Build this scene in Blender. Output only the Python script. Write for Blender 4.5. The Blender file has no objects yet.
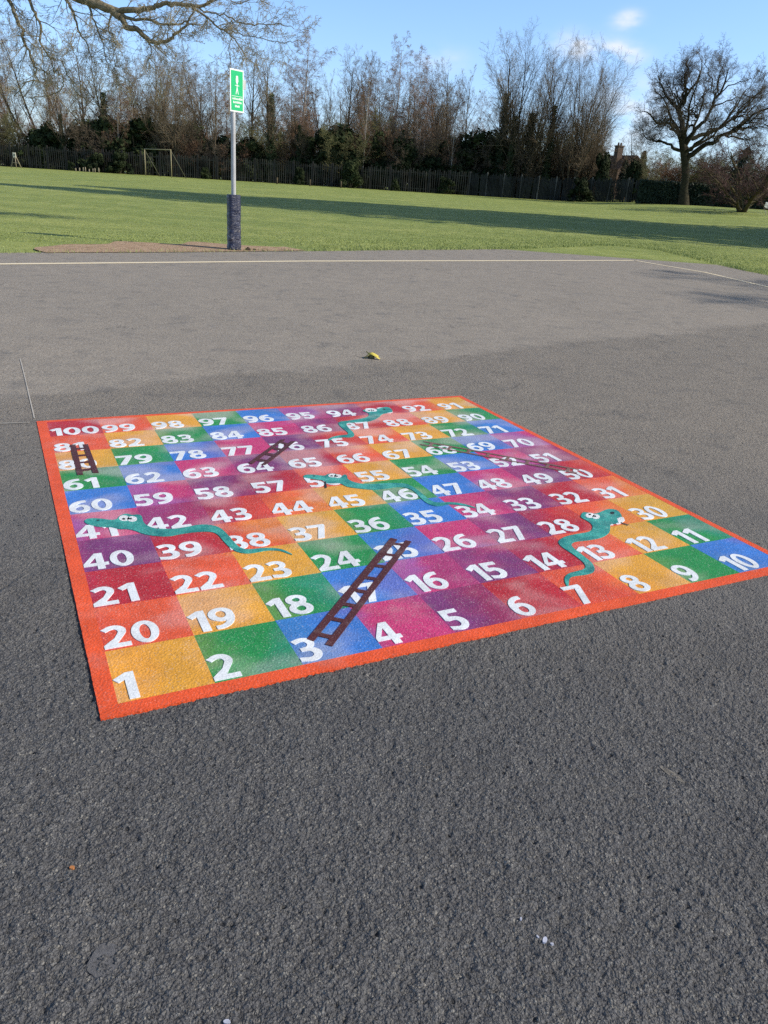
import bpy, bmesh, math, random
import numpy as np
from mathutils import Vector, Matrix, noise as mnoise

SC = bpy.context.scene
COL = SC.collection
R = math.radians
PI = math.pi

# ------------------------------------------------------------------ survey
H0 = 1.4746                      # eye height of the photographer
F = 769.0                        # focal length in picture heights/1024
RX = np.array([[0.9974, 0.0725, 0.0], [0.0285, -0.3926, 0.9192], [0.0666, -0.9168, -0.3937]])
BO = Vector((-0.7693, 1.7755, 0)); BU = Vector((0.8892, 0.4575, 0)); BV = Vector((-0.4575, 0.8892, 0)); BL = 3.0

def ray(px, py):
    return RX @ np.array([(px - 384) / F, (py - 512) / F, 1.0])
def at(px, py, Y):
    d = ray(px, py); t = Y / d[1]
    return Vector((d[0] * t, Y, d[2] * t + H0))
def gnd(px, py, z=0.0):
    d = ray(px, py); t = (z - H0) / d[2]
    return Vector((d[0] * t, d[1] * t, z))
def uv(px, py):
    p = gnd(px, py) - BO
    return (p.dot(BU) / BL, p.dot(BV) / BL)
def sm(a, b, x):
    t = min(1, max(0, (x - a) / (b - a))); return t * t * (3 - 2 * t)
def ter(x, y):
    zf = 0.30 + max(-60, min(45, x + 43)) * 0.0098 + 0.0
    if x + 43 > 45: zf += min(30, x - 2) * 0.0098
    zf += 0.42 * sm(14, 26, x)
    return zf * max(0.0, min(1.0, (y - 22) / 45)) ** 0.9 - 0.006 - 0.09 * (1 - sm(3.0, 15.0, y))

# ------------------------------------------------------------------ helpers
def srgb(r, g, b):
    def f(c):
        c /= 255.0
        return c / 12.92 if c <= 0.04045 else ((c + 0.055) / 1.055) ** 2.4
    return (f(r), f(g), f(b), 1.0)

class NT:
    """tiny node helper"""
    def __init__(self, name):
        self.m = bpy.data.materials.new(name); self.m.use_nodes = True
        self.t = self.m.node_tree; self.n = self.t.nodes
        self.b = self.n['Principled BSDF']; self.out = self.n['Material Output']
    def new(self, typ, **kw):
        n = self.n.new(typ)
        for k, v in kw.items(): setattr(n, k, v)
        return n
    def link(self, a, b): self.t.links.new(a, b)
    def pos(self):
        if not hasattr(self, '_p'): self._p = self.new('ShaderNodeNewGeometry').outputs['Position']
        return self._p
    def noise(self, scale, detail=3, rough=0.55, vec=None, dist=0.0):
        n = self.new('ShaderNodeTexNoise'); n.inputs['Scale'].default_value = scale
        n.inputs['Detail'].default_value = detail; n.inputs['Roughness'].default_value = rough
        n.inputs['Distortion'].default_value = dist
        self.link(vec if vec is not None else self.pos(), n.inputs['Vector']); return n.outputs['Fac']
    def voro(self, scale, feature='F1', out='Distance', vec=None):
        n = self.new('ShaderNodeTexVoronoi', feature=feature); n.inputs['Scale'].default_value = scale
        self.link(vec if vec is not None else self.pos(), n.inputs['Vector']); return n.outputs[out]
    def ramp(self, fac, stops):
        n = self.new('ShaderNodeValToRGB'); e = n.color_ramp.elements
        while len(e) < len(stops): e.new(0.5)
        for el, (p, c) in zip(e, stops):
            el.position = p; el.color = c if len(c) == 4 else (*c, 1)
        self.link(fac, n.inputs['Fac']); return n.outputs['Color']
    def val(self, fac, a, b, c=0.0, d=1.0):
        n = self.new('ShaderNodeMapRange'); n.clamp = True
        for i, v in zip(('From Min', 'From Max', 'To Min', 'To Max'), (a, b, c, d)): n.inputs[i].default_value = v
        self.link(fac, n.inputs['Value']); return n.outputs['Result']
    def math(self, op, a, b=None, c=None):
        n = self.new('ShaderNodeMath', operation=op)
        for i, x in enumerate((a, b, c)):
            if x is None: continue
            if isinstance(x, (int, float)): n.inputs[i].default_value = x
            else: self.link(x, n.inputs[i])
        return n.outputs[0]
    def mix(self, fac, a, b, mode='MIX'):
        n = self.new('ShaderNodeMix', data_type='RGBA', blend_type=mode)
        for i, x in ((0, fac), (6, a), (7, b)):
            if isinstance(x, (int, float)): n.inputs[i].default_value = x
            elif isinstance(x, tuple): n.inputs[i].default_value = x if len(x) == 4 else (*x, 1)
            else: self.link(x, n.inputs[i])
        return n.outputs[2]
    def dot(self, v):
        n = self.new('ShaderNodeVectorMath', operation='DOT_PRODUCT')
        self.link(self.pos(), n.inputs[0]); n.inputs[1].default_value = v; return n.outputs['Value']
    def bump(self, h, strength=0.5, dist=0.01):
        n = self.new('ShaderNodeBump'); n.inputs['Strength'].default_value = strength
        n.inputs['Distance'].default_value = dist
        self.link(h, n.inputs['Height']); self.link(n.outputs['Normal'], self.b.inputs['Normal']); return n
    def base(self, c):
        if isinstance(c, tuple): self.b.inputs['Base Color'].default_value = c if len(c) == 4 else (*c, 1)
        else: self.link(c, self.b.inputs['Base Color'])
    def set(self, rough=0.8, spec=0.3, **kw):
        self.b.inputs['Roughness'].default_value = rough; self.b.inputs['Specular IOR Level'].default_value = spec
        for k, v in kw.items(): self.b.inputs[k].default_value = v
        return self.m

def simple(name, rgb, rough=0.8, spec=0.3, var=0.25, scale=8.0, bump=0.0, **kw):
    t = NT(name); c = tuple(rgb[:3])
    f = t.noise(scale, 4)
    t.base(t.mix(t.val(f, 0.3, 0.7), tuple(max(0, x * (1 - var)) for x in c), tuple(min(1, x * (1 + var)) for x in c)))
    if bump: t.bump(t.noise(scale * 6, 3), bump, 0.02)
    return t.set(rough, spec, **kw)

def leafmat(name, lo, hi, rough=0.6, scale=1.2, spec=0.3):
    """leaves / twigs: colour varies clump to clump and leaf to leaf, object to object"""
    t = NT(name)
    f = t.noise(scale, 4); oi = t.new('ShaderNodeObjectInfo').outputs['Random']
    f2 = t.math('ADD', t.val(f, 0.25, 0.75), t.val(oi, 0, 1, -0.25, 0.25))
    t.base(t.ramp(f2, [(0.0, lo), (1.0, hi)])); return t.set(rough, spec)

def obj(name, me, mat=None, parent=None, label=None, loc=None):
    if isinstance(me, bmesh.types.BMesh):
        m = bpy.data.meshes.new(name); me.to_mesh(m); me.free(); me = m
    o = bpy.data.objects.new(name, me); COL.objects.link(o)
    if mat is not None and len(me.materials) == 0: me.materials.append(mat)
    if parent is not None: o.parent = parent
    if loc is not None: o.location = loc
    if label: o['label'] = label
    return o
def tag(o, label, cat, group=None):
    o['label'] = label; o['category'] = cat
    if group: o['group'] = group
    return o
def thing(name, label, cat, loc=(0, 0, 0), rz=0.0, group=None, scale=1.0):
    o = bpy.data.objects.new(name, None); COL.objects.link(o)
    o.location = loc; o.rotation_euler = (0, 0, rz); o.scale = (scale,) * 3; o.empty_display_size = 0.1
    return tag(o, label, cat, group)
def struct(name, me, mat):
    o = obj(name, me, mat); o['kind'] = 'structure'; return o
def mesh_np(name, v, f, smooth=False):
    me = bpy.data.meshes.new(name)
    v = np.asarray(v, np.float32); f = np.asarray(f, np.int32)
    k = f.shape[1]
    me.vertices.add(len(v)); me.vertices.foreach_set('co', v.ravel())
    me.loops.add(f.size); me.loops.foreach_set('vertex_index', f.ravel())
    me.polygons.add(len(f)); me.polygons.foreach_set('loop_start', np.arange(0, f.size, k, dtype=np.int32))
    me.polygons.foreach_set('loop_total', np.full(len(f), k, np.int32))
    me.update(calc_edges=True); me.validate()
    if smooth: me.polygons.foreach_set('use_smooth', np.ones(len(f), bool))
    return me
def tubes_np(segs, ns=3):
    """segs: rows of p0(3) p1(3) r0 r1 -> verts, quads"""
    s = np.asarray(segs, np.float64); p0, p1, r0, r1 = s[:, :3], s[:, 3:6], s[:, 6], s[:, 7]
    d = p1 - p0; d /= np.maximum(np.linalg.norm(d, axis=1, keepdims=True), 1e-9)
    ref = np.where(np.abs(d[:, 2:3]) > 0.9, np.array([[1., 0, 0]]), np.array([[0, 0, 1.]]))
    a = np.cross(d, ref); a /= np.linalg.norm(a, axis=1, keepdims=True); b = np.cross(d, a)
    an = np.arange(ns) * 2 * PI / ns
    ring = a[:, None, :] * np.cos(an)[None, :, None] + b[:, None, :] * np.sin(an)[None, :, None]
    v = np.concatenate([p0[:, None] + ring * r0[:, None, None], p1[:, None] + ring * r1[:, None, None]], 1).reshape(-1, 3)
    i = np.arange(ns); j = (i + 1) % ns
    q = np.stack([i, j, j + ns, i + ns], 1)
    f = (q[None] + (np.arange(len(s)) * 2 * ns)[:, None, None]).reshape(-1, 4)
    return v, f
def tube_bm(bm, pts, rads, ns=8, cap=True):
    """one continuous tapered tube along pts"""
    pts = [Vector(p) for p in pts]; prev = None; rings = []
    a = None
    for k, p in enumerate(pts):
        d = (pts[min(k + 1, len(pts) - 1)] - pts[max(k - 1, 0)]).normalized()
        if a is None:
            a = d.cross(Vector((1, 0, 0)) if abs(d.z) > 0.9 else Vector((0, 0, 1))).normalized()
        else:
            a = (a - d * a.dot(d)).normalized()
        b = d.cross(a)
        rings.append([bm.verts.new(p + (a * math.cos(2 * PI * i / ns) + b * math.sin(2 * PI * i / ns)) * rads[k]) for i in range(ns)])
    for r0, r1 in zip(rings, rings[1:]):
        for i in range(ns):
            f = bm.faces.new((r0[i], r0[(i + 1) % ns], r1[(i + 1) % ns], r1[i])); f.smooth = True
    if cap:
        bm.faces.new(list(reversed(rings[0]))); bm.faces.new(rings[-1])
def box_bm(bm, c, s, rz=0.0, bev=0.0, rx=0.0, ry=0.0):
    r = bmesh.ops.create_cube(bm, size=1.0)
    M = Matrix.Translation(c) @ Matrix.Rotation(rz, 4, 'Z') @ Matrix.Rotation(ry, 4, 'Y') @ Matrix.Rotation(rx, 4, 'X') @ Matrix.Diagonal((*s, 1))
    bmesh.ops.transform(bm, matrix=M, verts=r['verts'])
    if bev:
        es = list({e for v in r['verts'] for e in v.link_edges})
        bmesh.ops.bevel(bm, geom=es, offset=bev, segments=2, affect='EDGES', profile=0.5)
def prism(bm, poly, z0, z1):
    """flat slab with an outline in xy"""
    lo = [bm.verts.new((x, y, z0)) for x, y in poly]; hi = [bm.verts.new((x, y, z1)) for x, y in poly]
    n = len(poly)
    area = sum(poly[i][0] * poly[(i + 1) % n][1] - poly[(i + 1) % n][0] * poly[i][1] for i in range(n))
    for i in range(n):
        j = (i + 1) % n
        q = (lo[i], lo[j], hi[j], hi[i])
        bm.faces.new(q if area > 0 else tuple(reversed(q)))
    f = bm.faces.new(hi if area > 0 else list(reversed(hi))); f.normal_update()
    bmesh.ops.triangulate(bm, faces=[f])

# ------------------------------------------------------------------ camera, sun, sky
cam = bpy.data.cameras.new('camera'); co = bpy.data.objects.new('camera', cam); COL.objects.link(co)
cam.sensor_fit = 'VERTICAL'; cam.sensor_height = 24.0; cam.lens = 24.0 * F / 1024
cam.clip_start = 0.05; cam.clip_end = 4000
right, down, fwd = (Vector(RX[:, i]) for i in range(3))
m = Matrix.Identity(4)
for i in range(3):
    m[i][0] = right[i]; m[i][1] = -down[i]; m[i][2] = -fwd[i]
m[2][3] = H0
co.matrix_world = m
SC.camera = co

SUN_EL, SUN_AZ = R(35), R(97)            # azimuth clockwise from +Y
to_sun = Vector((math.sin(SUN_AZ) * math.cos(SUN_EL), math.cos(SUN_AZ) * math.cos(SUN_EL), math.sin(SUN_EL)))
sl = bpy.data.lights.new('sun', 'SUN'); so = bpy.data.objects.new('sun', sl); COL.objects.link(so)
sl.energy = 5.0; sl.angle = R(0.53); sl.color = (1.0, 0.91, 0.77)
so.rotation_euler = to_sun.to_track_quat('Z', 'Y').to_euler(); so.location = to_sun * 50

W = bpy.data.worlds.new('World'); SC.world = W; W.use_nodes = True
wt = W.node_tree; wn = wt.nodes; bg = wn['Background']
sky = wn.new('ShaderNodeTexSky'); sky.sky_type = 'NISHITA'; sky.sun_disc = False
sky.sun_elevation = SUN_EL; sky.sun_rotation = SUN_AZ; sky.altitude = 50; sky.air_density = 1.0; sky.dust_density = 0.6; sky.ozone_density = 1.6
bg.inputs['Strength'].default_value = 0.12
tc = wn.new('ShaderNodeTexCoord')
def wmath(op, a, b=None):
    n = wn.new('ShaderNodeMath'); n.operation = op; n.use_clamp = False
    for i, x in enumerate((a, b)):
        if x is None: continue
        if isinstance(x, (int, float)): n.inputs[i].default_value = x
        else: wt.links.new(x, n.inputs[i])
    return n.outputs[0]
nz = wn.new('ShaderNodeTexNoise'); nz.inputs['Scale'].default_value = 26; nz.inputs['Detail'].default_value = 5
mp = wn.new('ShaderNodeMapping'); mp.inputs['Scale'].default_value = (1, 1, 2.2)
wt.links.new(tc.outputs['Generated'], mp.inputs['Vector']); wt.links.new(mp.outputs[0], nz.inputs['Vector'])
total = None
for px, py, w, hgt, amt in [(628, 20, 11, 6, 0.8), (616, 54, 18, 8, 1.1), (576, 46, 20, 9, 0.8), (440, 60, 22, 9, 0.3), (628, 118, 30, 24, 0.5), (690, 110, 60, 30, 0.2)]:
    d = Vector(ray(px, py)).normalized()
    rt = d.cross(Vector((0, 0, 1))).normalized(); up = rt.cross(d)
    dv = wn.new('ShaderNodeVectorMath'); dv.operation = 'DOT_PRODUCT'; wt.links.new(tc.outputs['Generated'], dv.inputs[0]); dv.inputs[1].default_value = rt / (w / F)
    du = wn.new('ShaderNodeVectorMath'); du.operation = 'DOT_PRODUCT'; wt.links.new(tc.outputs['Generated'], du.inputs[0]); du.inputs[1].default_value = up / (hgt / F)
    df = wn.new('ShaderNodeVectorMath'); df.operation = 'DOT_PRODUCT'; wt.links.new(tc.outputs['Generated'], df.inputs[0]); df.inputs[1].default_value = d
    rr = wmath('ADD', wmath('MULTIPLY', dv.outputs['Value'], dv.outputs['Value']), wmath('MULTIPLY', du.outputs['Value'], du.outputs['Value']))
    g = wmath('POWER', 2.718, wmath('MULTIPLY', rr, -1.0))
    g = wmath('MULTIPLY', wmath('MULTIPLY', g, amt), wmath('GREATER_THAN', df.outputs['Value'], 0.0))
    total = g if total is None else wmath('ADD', total, g)
cl = wmath('MULTIPLY', total, wmath('MULTIPLY', wmath('MAXIMUM', wmath('SUBTRACT', nz.outputs['Fac'], 0.34), 0.0), 4.0))
cl = wmath('MINIMUM', cl, 0.85)
mx = wn.new('ShaderNodeMix'); mx.data_type = 'RGBA'
wt.links.new(cl, mx.inputs[0]); 
sz = wn.new('ShaderNodeSeparateXYZ'); wt.links.new(tc.outputs['Generated'], sz.inputs[0])
rmp = wn.new('ShaderNodeValToRGB'); rmp.color_ramp.elements[0].position = 0.0; rmp.color_ramp.elements[0].color = (1.14, 1.36, 1.94, 1)
rmp.color_ramp.elements[1].position = 0.30; rmp.color_ramp.elements[1].color = (1.32, 1.55, 1.76, 1)
e3 = rmp.color_ramp.elements.new(0.62); e3.color = (1.0, 0.96, 0.88, 1)
wt.links.new(sz.outputs['Z'], rmp.inputs['Fac'])
tint = wn.new('ShaderNodeMix'); tint.data_type = 'RGBA'; tint.blend_type = 'MULTIPLY'; tint.inputs[0].default_value = 1.0
wt.links.new(sky.outputs[0], tint.inputs[6]); wt.links.new(rmp.outputs['Color'], tint.inputs[7])
wt.links.new(tint.outputs[2], mx.inputs[6]); mx.inputs[7].default_value = (8.0, 8.2, 8.6, 1)
wt.links.new(mx.outputs[2], bg.inputs['Color'])

SC.render.engine = 'CYCLES'; SC.cycles.use_denoising = False; SC.cycles.max_bounces = 6
vs = SC.view_settings; vs.view_transform = 'Standard'; vs.look = 'None'; vs.exposure = 0; vs.gamma = 1

# ------------------------------------------------------------------ materials: ground
def tarmac_mat():
    t = NT('tarmac')
    s = t.math('ADD', t.dot((-0.628, 0.778, 0)), -(0.1 * 0.628 + 6.92 * 0.778))      # >0 beyond the resurfacing seam
    s = t.math('ADD', s, t.val(t.noise(1.1, 3), 0, 1, -0.35, 0.35))
    far = t.val(s, -0.12, 0.12)
    yy = t.new('ShaderNodeSeparateXYZ'); t.link(t.pos(), yy.inputs[0]); Yc = yy.outputs['Y']
    def stones(sc):
        n = t.new('ShaderNodeTexVoronoi', feature='F1'); n.inputs['Scale'].default_value = sc; n.inputs['Randomness'].default_value = 1.0
        w = t.new('ShaderNodeVectorMath', operation='ADD'); nz_ = t.new('ShaderNodeTexNoise'); nz_.inputs['Scale'].default_value = sc * 1.3; nz_.inputs['Detail'].default_value = 2
        t.link(t.pos(), nz_.inputs['Vector']); ms = t.new('ShaderNodeVectorMath', operation='SCALE'); t.link(nz_.outputs['Color'], ms.inputs[0]); ms.inputs['Scale'].default_value = 0.55 / sc
        t.link(t.pos(), w.inputs[0]); t.link(ms.outputs[0], w.inputs[1]); t.link(w.outputs[0], n.inputs['Vector'])
        loc = t.new('ShaderNodeVectorMath', operation='SUBTRACT'); t.link(w.outputs[0], loc.inputs[0]); t.link(n.outputs['Position'], loc.inputs[1])
        cc = t.new('ShaderNodeVectorMath', operation='SUBTRACT'); t.link(n.outputs['Color'], cc.inputs[0]); cc.inputs[1].default_value = (0.5, 0.5, 0.5)
        dd = t.new('ShaderNodeVectorMath', operation='DOT_PRODUCT'); t.link(loc.outputs[0], dd.inputs[0]); t.link(cc.outputs[0], dd.inputs[1])
        tilt = t.math('MULTIPLY', dd.outputs['Value'], sc * 1.6)
        return n.outputs['Distance'], n.outputs['Color'], tilt
    v1, vcol, tilt1 = stones(150); v2, vcol2, tilt2 = stones(330)
    sep = t.new('ShaderNodeSeparateColor'); t.link(vcol, sep.inputs[0]); rnd = sep.outputs[0]
    sep2 = t.new('ShaderNodeSeparateColor'); t.link(vcol2, sep2.inputs[0])
    stone = t.ramp(rnd, [(0.0, (0.106, 0.109, 0.121)), (0.55, (0.138, 0.140, 0.151)), (0.88, (0.176, 0.176, 0.180)), (1.0, (0.29, 0.285, 0.275))])
    stone = t.mix(1.0, stone, t.ramp(sep2.outputs[1], [(0.0, (0.7, 0.7, 0.72)), (1.0, (1.3, 1.28, 1.25))]), 'MULTIPLY')
    gap = t.math('MULTIPLY', t.val(v1, 0.42, 0.80), 0.45)
    near = t.mix(gap, stone, (0.030, 0.033, 0.042))
    grazing_lift = t.val(Yc, 1.9, 5.0)  # paler with distance: brightening at grazing view, painted into the colour
    near = t.mix(t.math('MULTIPLY', grazing_lift, 0.93), near, t.mix(t.val(t.noise(48, 4, 0.8), 0.33, 0.67), (0.172, 0.151, 0.131), (0.385, 0.343, 0.298)))
    fstone = t.mix(t.val(t.noise(42, 4, 0.8), 0.33, 0.67), (0.190, 0.167, 0.145), (0.380, 0.340, 0.296))
    fstone = t.mix(t.val(rnd, 0.72, 1.0, 0, 0.55), fstone, (0.10, 0.092, 0.088))
    c = t.mix(far, near, fstone)
    # worn, finer patches, dark sunken spots and the odd pale chip
    wn_ = t.noise(3.3, 4, 0.6)
    c = t.mix(t.math('MULTIPLY', t.val(wn_, 0.55, 0.72), 0.5), c, t.mix(t.val(t.noise(260, 2, 0.7), 0.35, 0.65), (0.075, 0.075, 0.082), (0.165, 0.162, 0.162)))
    chip = t.voro(38, 'F1', 'Distance'); chc = t.voro(38, 'F1', 'Color'); chs = t.new('ShaderNodeSeparateColor'); t.link(chc, chs.inputs[0])
    c = t.mix(t.math('MULTIPLY', t.val(chip, 0.16, 0.10), t.val(chs.outputs[0], 0.92, 0.97, 0, 0.5)), c, (0.36, 0.34, 0.31))
    c = t.mix(t.math('MULTIPLY', t.val(chip, 0.26, 0.16), t.val(chs.outputs[1], 0.86, 0.93, 0, 0.8)), c, (0.028, 0.029, 0.034))
    ck = t.new('ShaderNodeTexVoronoi', feature='DISTANCE_TO_EDGE'); ck.inputs['Scale'].default_value = 0.55
    cw = t.new('ShaderNodeVectorMath', operation='ADD'); cn = t.new('ShaderNodeTexNoise'); cn.inputs['Scale'].default_value = 2.5; cn.inputs['Detail'].default_value = 6
    t.link(t.pos(), cn.inputs['Vector']); t.link(t.pos(), cw.inputs[0]); t.link(cn.outputs['Color'], cw.inputs[1]); t.link(cw.outputs[0], ck.inputs['Vector'])
    crack = t.math('MULTIPLY', t.val(ck.outputs['Distance'], 0.006, 0.001), t.val(t.noise(0.9, 3), 0.5, 0.6, 0, 0.55))
    c = t.mix(crack, c, (0.035, 0.034, 0.036))
    # broad staining, pale scuffs, darker damp drift
    n1 = t.noise(0.55, 5, 0.6); n2 = t.noise(2.3, 5, 0.6); n3 = t.noise(7.5, 4, 0.6)
    c = t.mix(1.0, c, t.ramp(n1, [(0.25, (0.93, 0.93, 0.93)), (0.5, (1, 1, 1)), (0.75, (1.06, 1.05, 1.04))]), 'MULTIPLY')
    c = t.mix(1.0, c, t.ramp(n2, [(0.28, (0.92, 0.92, 0.93)), (0.5, (1, 1, 1)), (0.74, (1.07, 1.06, 1.05))]), 'MULTIPLY')
    c = t.mix(1.0, c, t.ramp(n3, [(0.25, (0.9, 0.9, 0.9)), (0.72, (1.08, 1.08, 1.06))]), 'MULTIPLY')
    # a darker band of wear just on the far side of the seam
    band = t.math('MULTIPLY', t.val(s, -0.5, 0.0), t.val(s, 0.0, 0.35, 1, 0))
    c = t.mix(t.math('MULTIPLY', band, 0.0), c, (0.085, 0.08, 0.076))
    pst = t.math('MULTIPLY', t.val(t.math('ABSOLUTE', s), 0.10, 0.02), t.val(t.noise(0.8, 4), 0.45, 0.6))
    c = t.mix(t.math('MULTIPLY', pst, 0.30), c, (0.42, 0.37, 0.32))
    t.base(c)
    h1 = t.math('ADD', t.math('MULTIPLY', t.val(v1, 0.25, 0.8, 1, 0), t.val(rnd, 0, 1, 0.55, 1.15)), t.math('MULTIPLY', tilt1, t.val(v1, 0.4, 0.8, 0.9, 0)))
    h2 = t.math('ADD', t.math('MULTIPLY', t.val(v2, 0.2, 0.8, 1, 0), 0.30), t.math('MULTIPLY', tilt2, 0.28))
    h = t.math('ADD', h1, h2)
    h = t.math('MULTIPLY', h, 0.62)
    h = t.math('ADD', h, t.math('MULTIPLY', t.noise(62, 4, 0.62, dist=0.6), 2.6))
    h = t.math('ADD', h, t.math('MULTIPLY', t.noise(24, 3), 1.6))
    h = t.math('ADD', h, t.math('MULTIPLY', t.noise(7, 3), 2.2))
    gz = t.new('ShaderNodeMapping'); gz.inputs['Rotation'].default_value = (0, 0, R(25)); gz.inputs['Scale'].default_value = (9, 3.2, 3); t.link(t.pos(), gz.inputs['Vector'])
    h = t.math('SUBTRACT', h, t.math('MULTIPLY', t.val(t.noise(1.0, 3, 0.5, vec=gz.outputs[0], dist=0.5), 0.62, 0.76), 0.75))
    h = t.math('SUBTRACT', h, t.math('MULTIPLY', t.math('MULTIPLY', t.val(chip, 0.3, 0.15), t.val(chs.outputs[1], 0.86, 0.93)), 1.0))
    bn = t.bump(h, 0.9, 0.007)
    t.link(t.val(far, 0, 1, 1.0, 0.45), bn.inputs['Strength'])
    # true relief close to the photographer
    cx = t.dot((1, 0, 0))
    fade = t.math('MULTIPLY', t.val(Yc, 3.0, 2.3), t.math('MULTIPLY', t.val(cx, -1.75, -1.5), t.val(cx, 2.35, 2.1)))
    fade = t.math('MULTIPLY', fade, t.val(Yc, 0.62, 0.72))
    dn = t.new('ShaderNodeDisplacement'); dn.inputs['Midlevel'].default_value = 4.3; 
    t.link(h, dn.inputs['Height']); t.link(t.math('MULTIPLY', fade, 0.0054), dn.inputs['Scale'])
    t.link(dn.outputs[0], t.out.inputs['Displacement'])
    t.m.displacement_method = 'DISPLACEMENT'
    return t.set(0.82, 0.35)

def grass_mat():
    t = NT('mown_grass')
    a = t.noise(0.18, 5); b = t.noise(1.6, 6, 0.72); c = t.noise(24, 5, 0.75)
    col = t.ramp(b, [(0.25, (0.170, 0.225, 0.056)), (0.5, (0.258, 0.312, 0.090)), (0.75, (0.355, 0.385, 0.140))])
    col = t.mix(1.0, col, t.ramp(c, [(0.25, (0.74, 0.76, 0.70)), (0.75, (1.18, 1.16, 1.14))]), 'MULTIPLY')
    col = t.mix(1.0, col, t.ramp(a, [(0.3, (0.84, 0.88, 0.80)), (0.7, (1.16, 1.10, 1.08))]), 'MULTIPLY')
    w = t.new('ShaderNodeTexWave', wave_type='BANDS', bands_direction='Y'); w.inputs['Scale'].default_value = 0.10
    w.inputs['Distortion'].default_value = 0.8; w.inputs['Detail'].default_value = 1
    t.link(t.pos(), w.inputs['Vector'])
    col = t.mix(1.0, col, t.ramp(w.outputs['Fac'], [(0.3, (0.94, 0.95, 0.92)), (0.7, (1.06, 1.05, 1.05))]), 'MULTIPLY')
    t.base(col); t.bump(t.math('ADD', c, t.noise(90, 2)), 0.55, 0.04)
    return t.set(0.75, 0.25)

M_TAR = tarmac_mat(); M_GRASS = grass_mat()

# ------------------------------------------------------------------ ground sheets
def field_mesh():
    xs = np.concatenate([np.linspace(-1500, -100, 8), np.linspace(-80, 80, 81), np.linspace(100, 1500, 8)])
    ys = np.concatenate([np.linspace(-800, -20, 6), np.linspace(0, 130, 66), np.linspace(160, 3000, 8)])
    v = [(x, y, ter(x, y)) for y in ys for x in xs]
    nx = len(xs); f = [(j * nx + i, j * nx + i + 1, (j + 1) * nx + i + 1, (j + 1) * nx + i) for j in range(len(ys) - 1) for i in range(nx - 1)]
    return mesh_np('grass_field', v, f, True)
struct('grass_field', field_mesh(), M_GRASS)

rnd = random.Random(3)
EDGE = [(-40, -19.5), (-25, -4.9), (-14, 5.8), (-6.52, 12.95), (-5.3, 14.1), (-3.34, 16.0), (-2.37, 17.0), (0.41, 19.9), (4.6, 24.1), (6.2, 25.9), (7.1, 26.2), (8.0, 25.6), (8.55, 22.9), (8.75, 20.9), (9.0, 19.9), (10.2, 15), (12, 6), (15, -8), (18, -25)]
def rough_edge(pts, step=0.35, amp=0.06):
    out = []
    for (x0, y0), (x1, y1) in zip(pts, pts[1:]):
        L = math.hypot(x1 - x0, y1 - y0)
        if y0 < 5 and y1 < 6: out.append((x0, y0)); continue
        n = max(1, int(L / step)); nx, ny = -(y1 - y0) / L, (x1 - x0) / L
        for k in range(n):
            a = mnoise.noise(Vector((x0 + k * step, y0, 0)) * 0.9) * amp + rnd.uniform(-amp, amp) * 0.4
            out.append((x0 + (x1 - x0) * k / n + nx * a, y0 + (y1 - y0) * k / n + ny * a))
    out.append(pts[-1]); return out
def playground_mesh():
    bm = bmesh.new()
    X0, X1, Y0, Y1 = -1.8, 2.4, 0.60, 3.1
    outer = [bm.verts.new((x, y, 0)) for x, y in rough_edge(EDGE)]
    inner = [bm.verts.new(c) for c in ((X0, Y0, 0), (X1, Y0, 0), (X1, Y1, 0), (X0, Y1, 0))]
    es = []
    for L in (outer, inner):
        for i in range(len(L)): es.append(bm.edges.new((L[i], L[(i + 1) % len(L)])))
    bmesh.ops.triangle_fill(bm, use_beauty=True, use_dissolve=False, edges=es)
    for f in bm.faces:
        if f.normal.z < 0: f.normal_flip()
    me = bpy.data.meshes.new('tmp'); bm.to_mesh(me); bm.free()
    v0 = np.array([v.co[:] for v in me.vertices]); f0 = [tuple(p.vertices) for p in me.polygons]
    ys = [Y0]
    while ys[-1] < Y1: ys.append(ys[-1] + (0.003 if ys[-1] < 1.4 else (0.004 if ys[-1] < 2.0 else 0.006)))
    ys[-1] = Y1
    xs = np.linspace(X0, X1, 1050); ys = np.array(ys)
    g = np.stack(np.meshgrid(xs, ys), -1).reshape(-1, 2); v1 = np.column_stack([g, np.zeros(len(g))])
    nx = len(xs); jj, ii = np.meshgrid(np.arange(len(ys) - 1), np.arange(nx - 1), indexing='ij')
    a = (jj * nx + ii).ravel() + len(v0)
    tri = np.concatenate([np.stack([a, a + 1, a + 1 + nx], 1), np.stack([a, a + 1 + nx, a + nx], 1)])
    bpy.data.meshes.remove(me)
    return mesh_np('playground_tarmac', np.concatenate([v0, v1]), np.concatenate([np.array(f0), tri]), True)
struct('playground_tarmac', playground_mesh(), M_TAR)

def strip(bm, pts, w, z):
    pts = [Vector((x, y, 0)) for x, y in pts]; L = []; n = len(pts)
    for k, p in enumerate(pts):
        d0 = (pts[k] - pts[k - 1]).normalized() if k else (pts[1] - pts[0]).normalized()
        d1 = (pts[k + 1] - pts[k]).normalized() if k < n - 1 else d0
        d = (d0 + d1).normalized(); s = Vector((-d.y, d.x, 0)) * (w / 2 / max(0.4, d.dot(d0)))
        L.append((bm.verts.new((p.x - s.x, p.y - s.y, z)), bm.verts.new((p.x + s.x, p.y + s.y, z))))
    for (a, b), (c, d) in zip(L, L[1:]): bm.faces.new((a, c, d, b))
def resample(pts, step):
    out = []
    for (x0, y0), (x1, y1) in zip(pts, pts[1:]):
        n = max(1, int(math.hypot(x1 - x0, y1 - y0) / step))
        out += [(x0 + (x1 - x0) * k / n, y0 + (y1 - y0) * k / n) for k in range(n)]
    return out + [pts[-1]]

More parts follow.
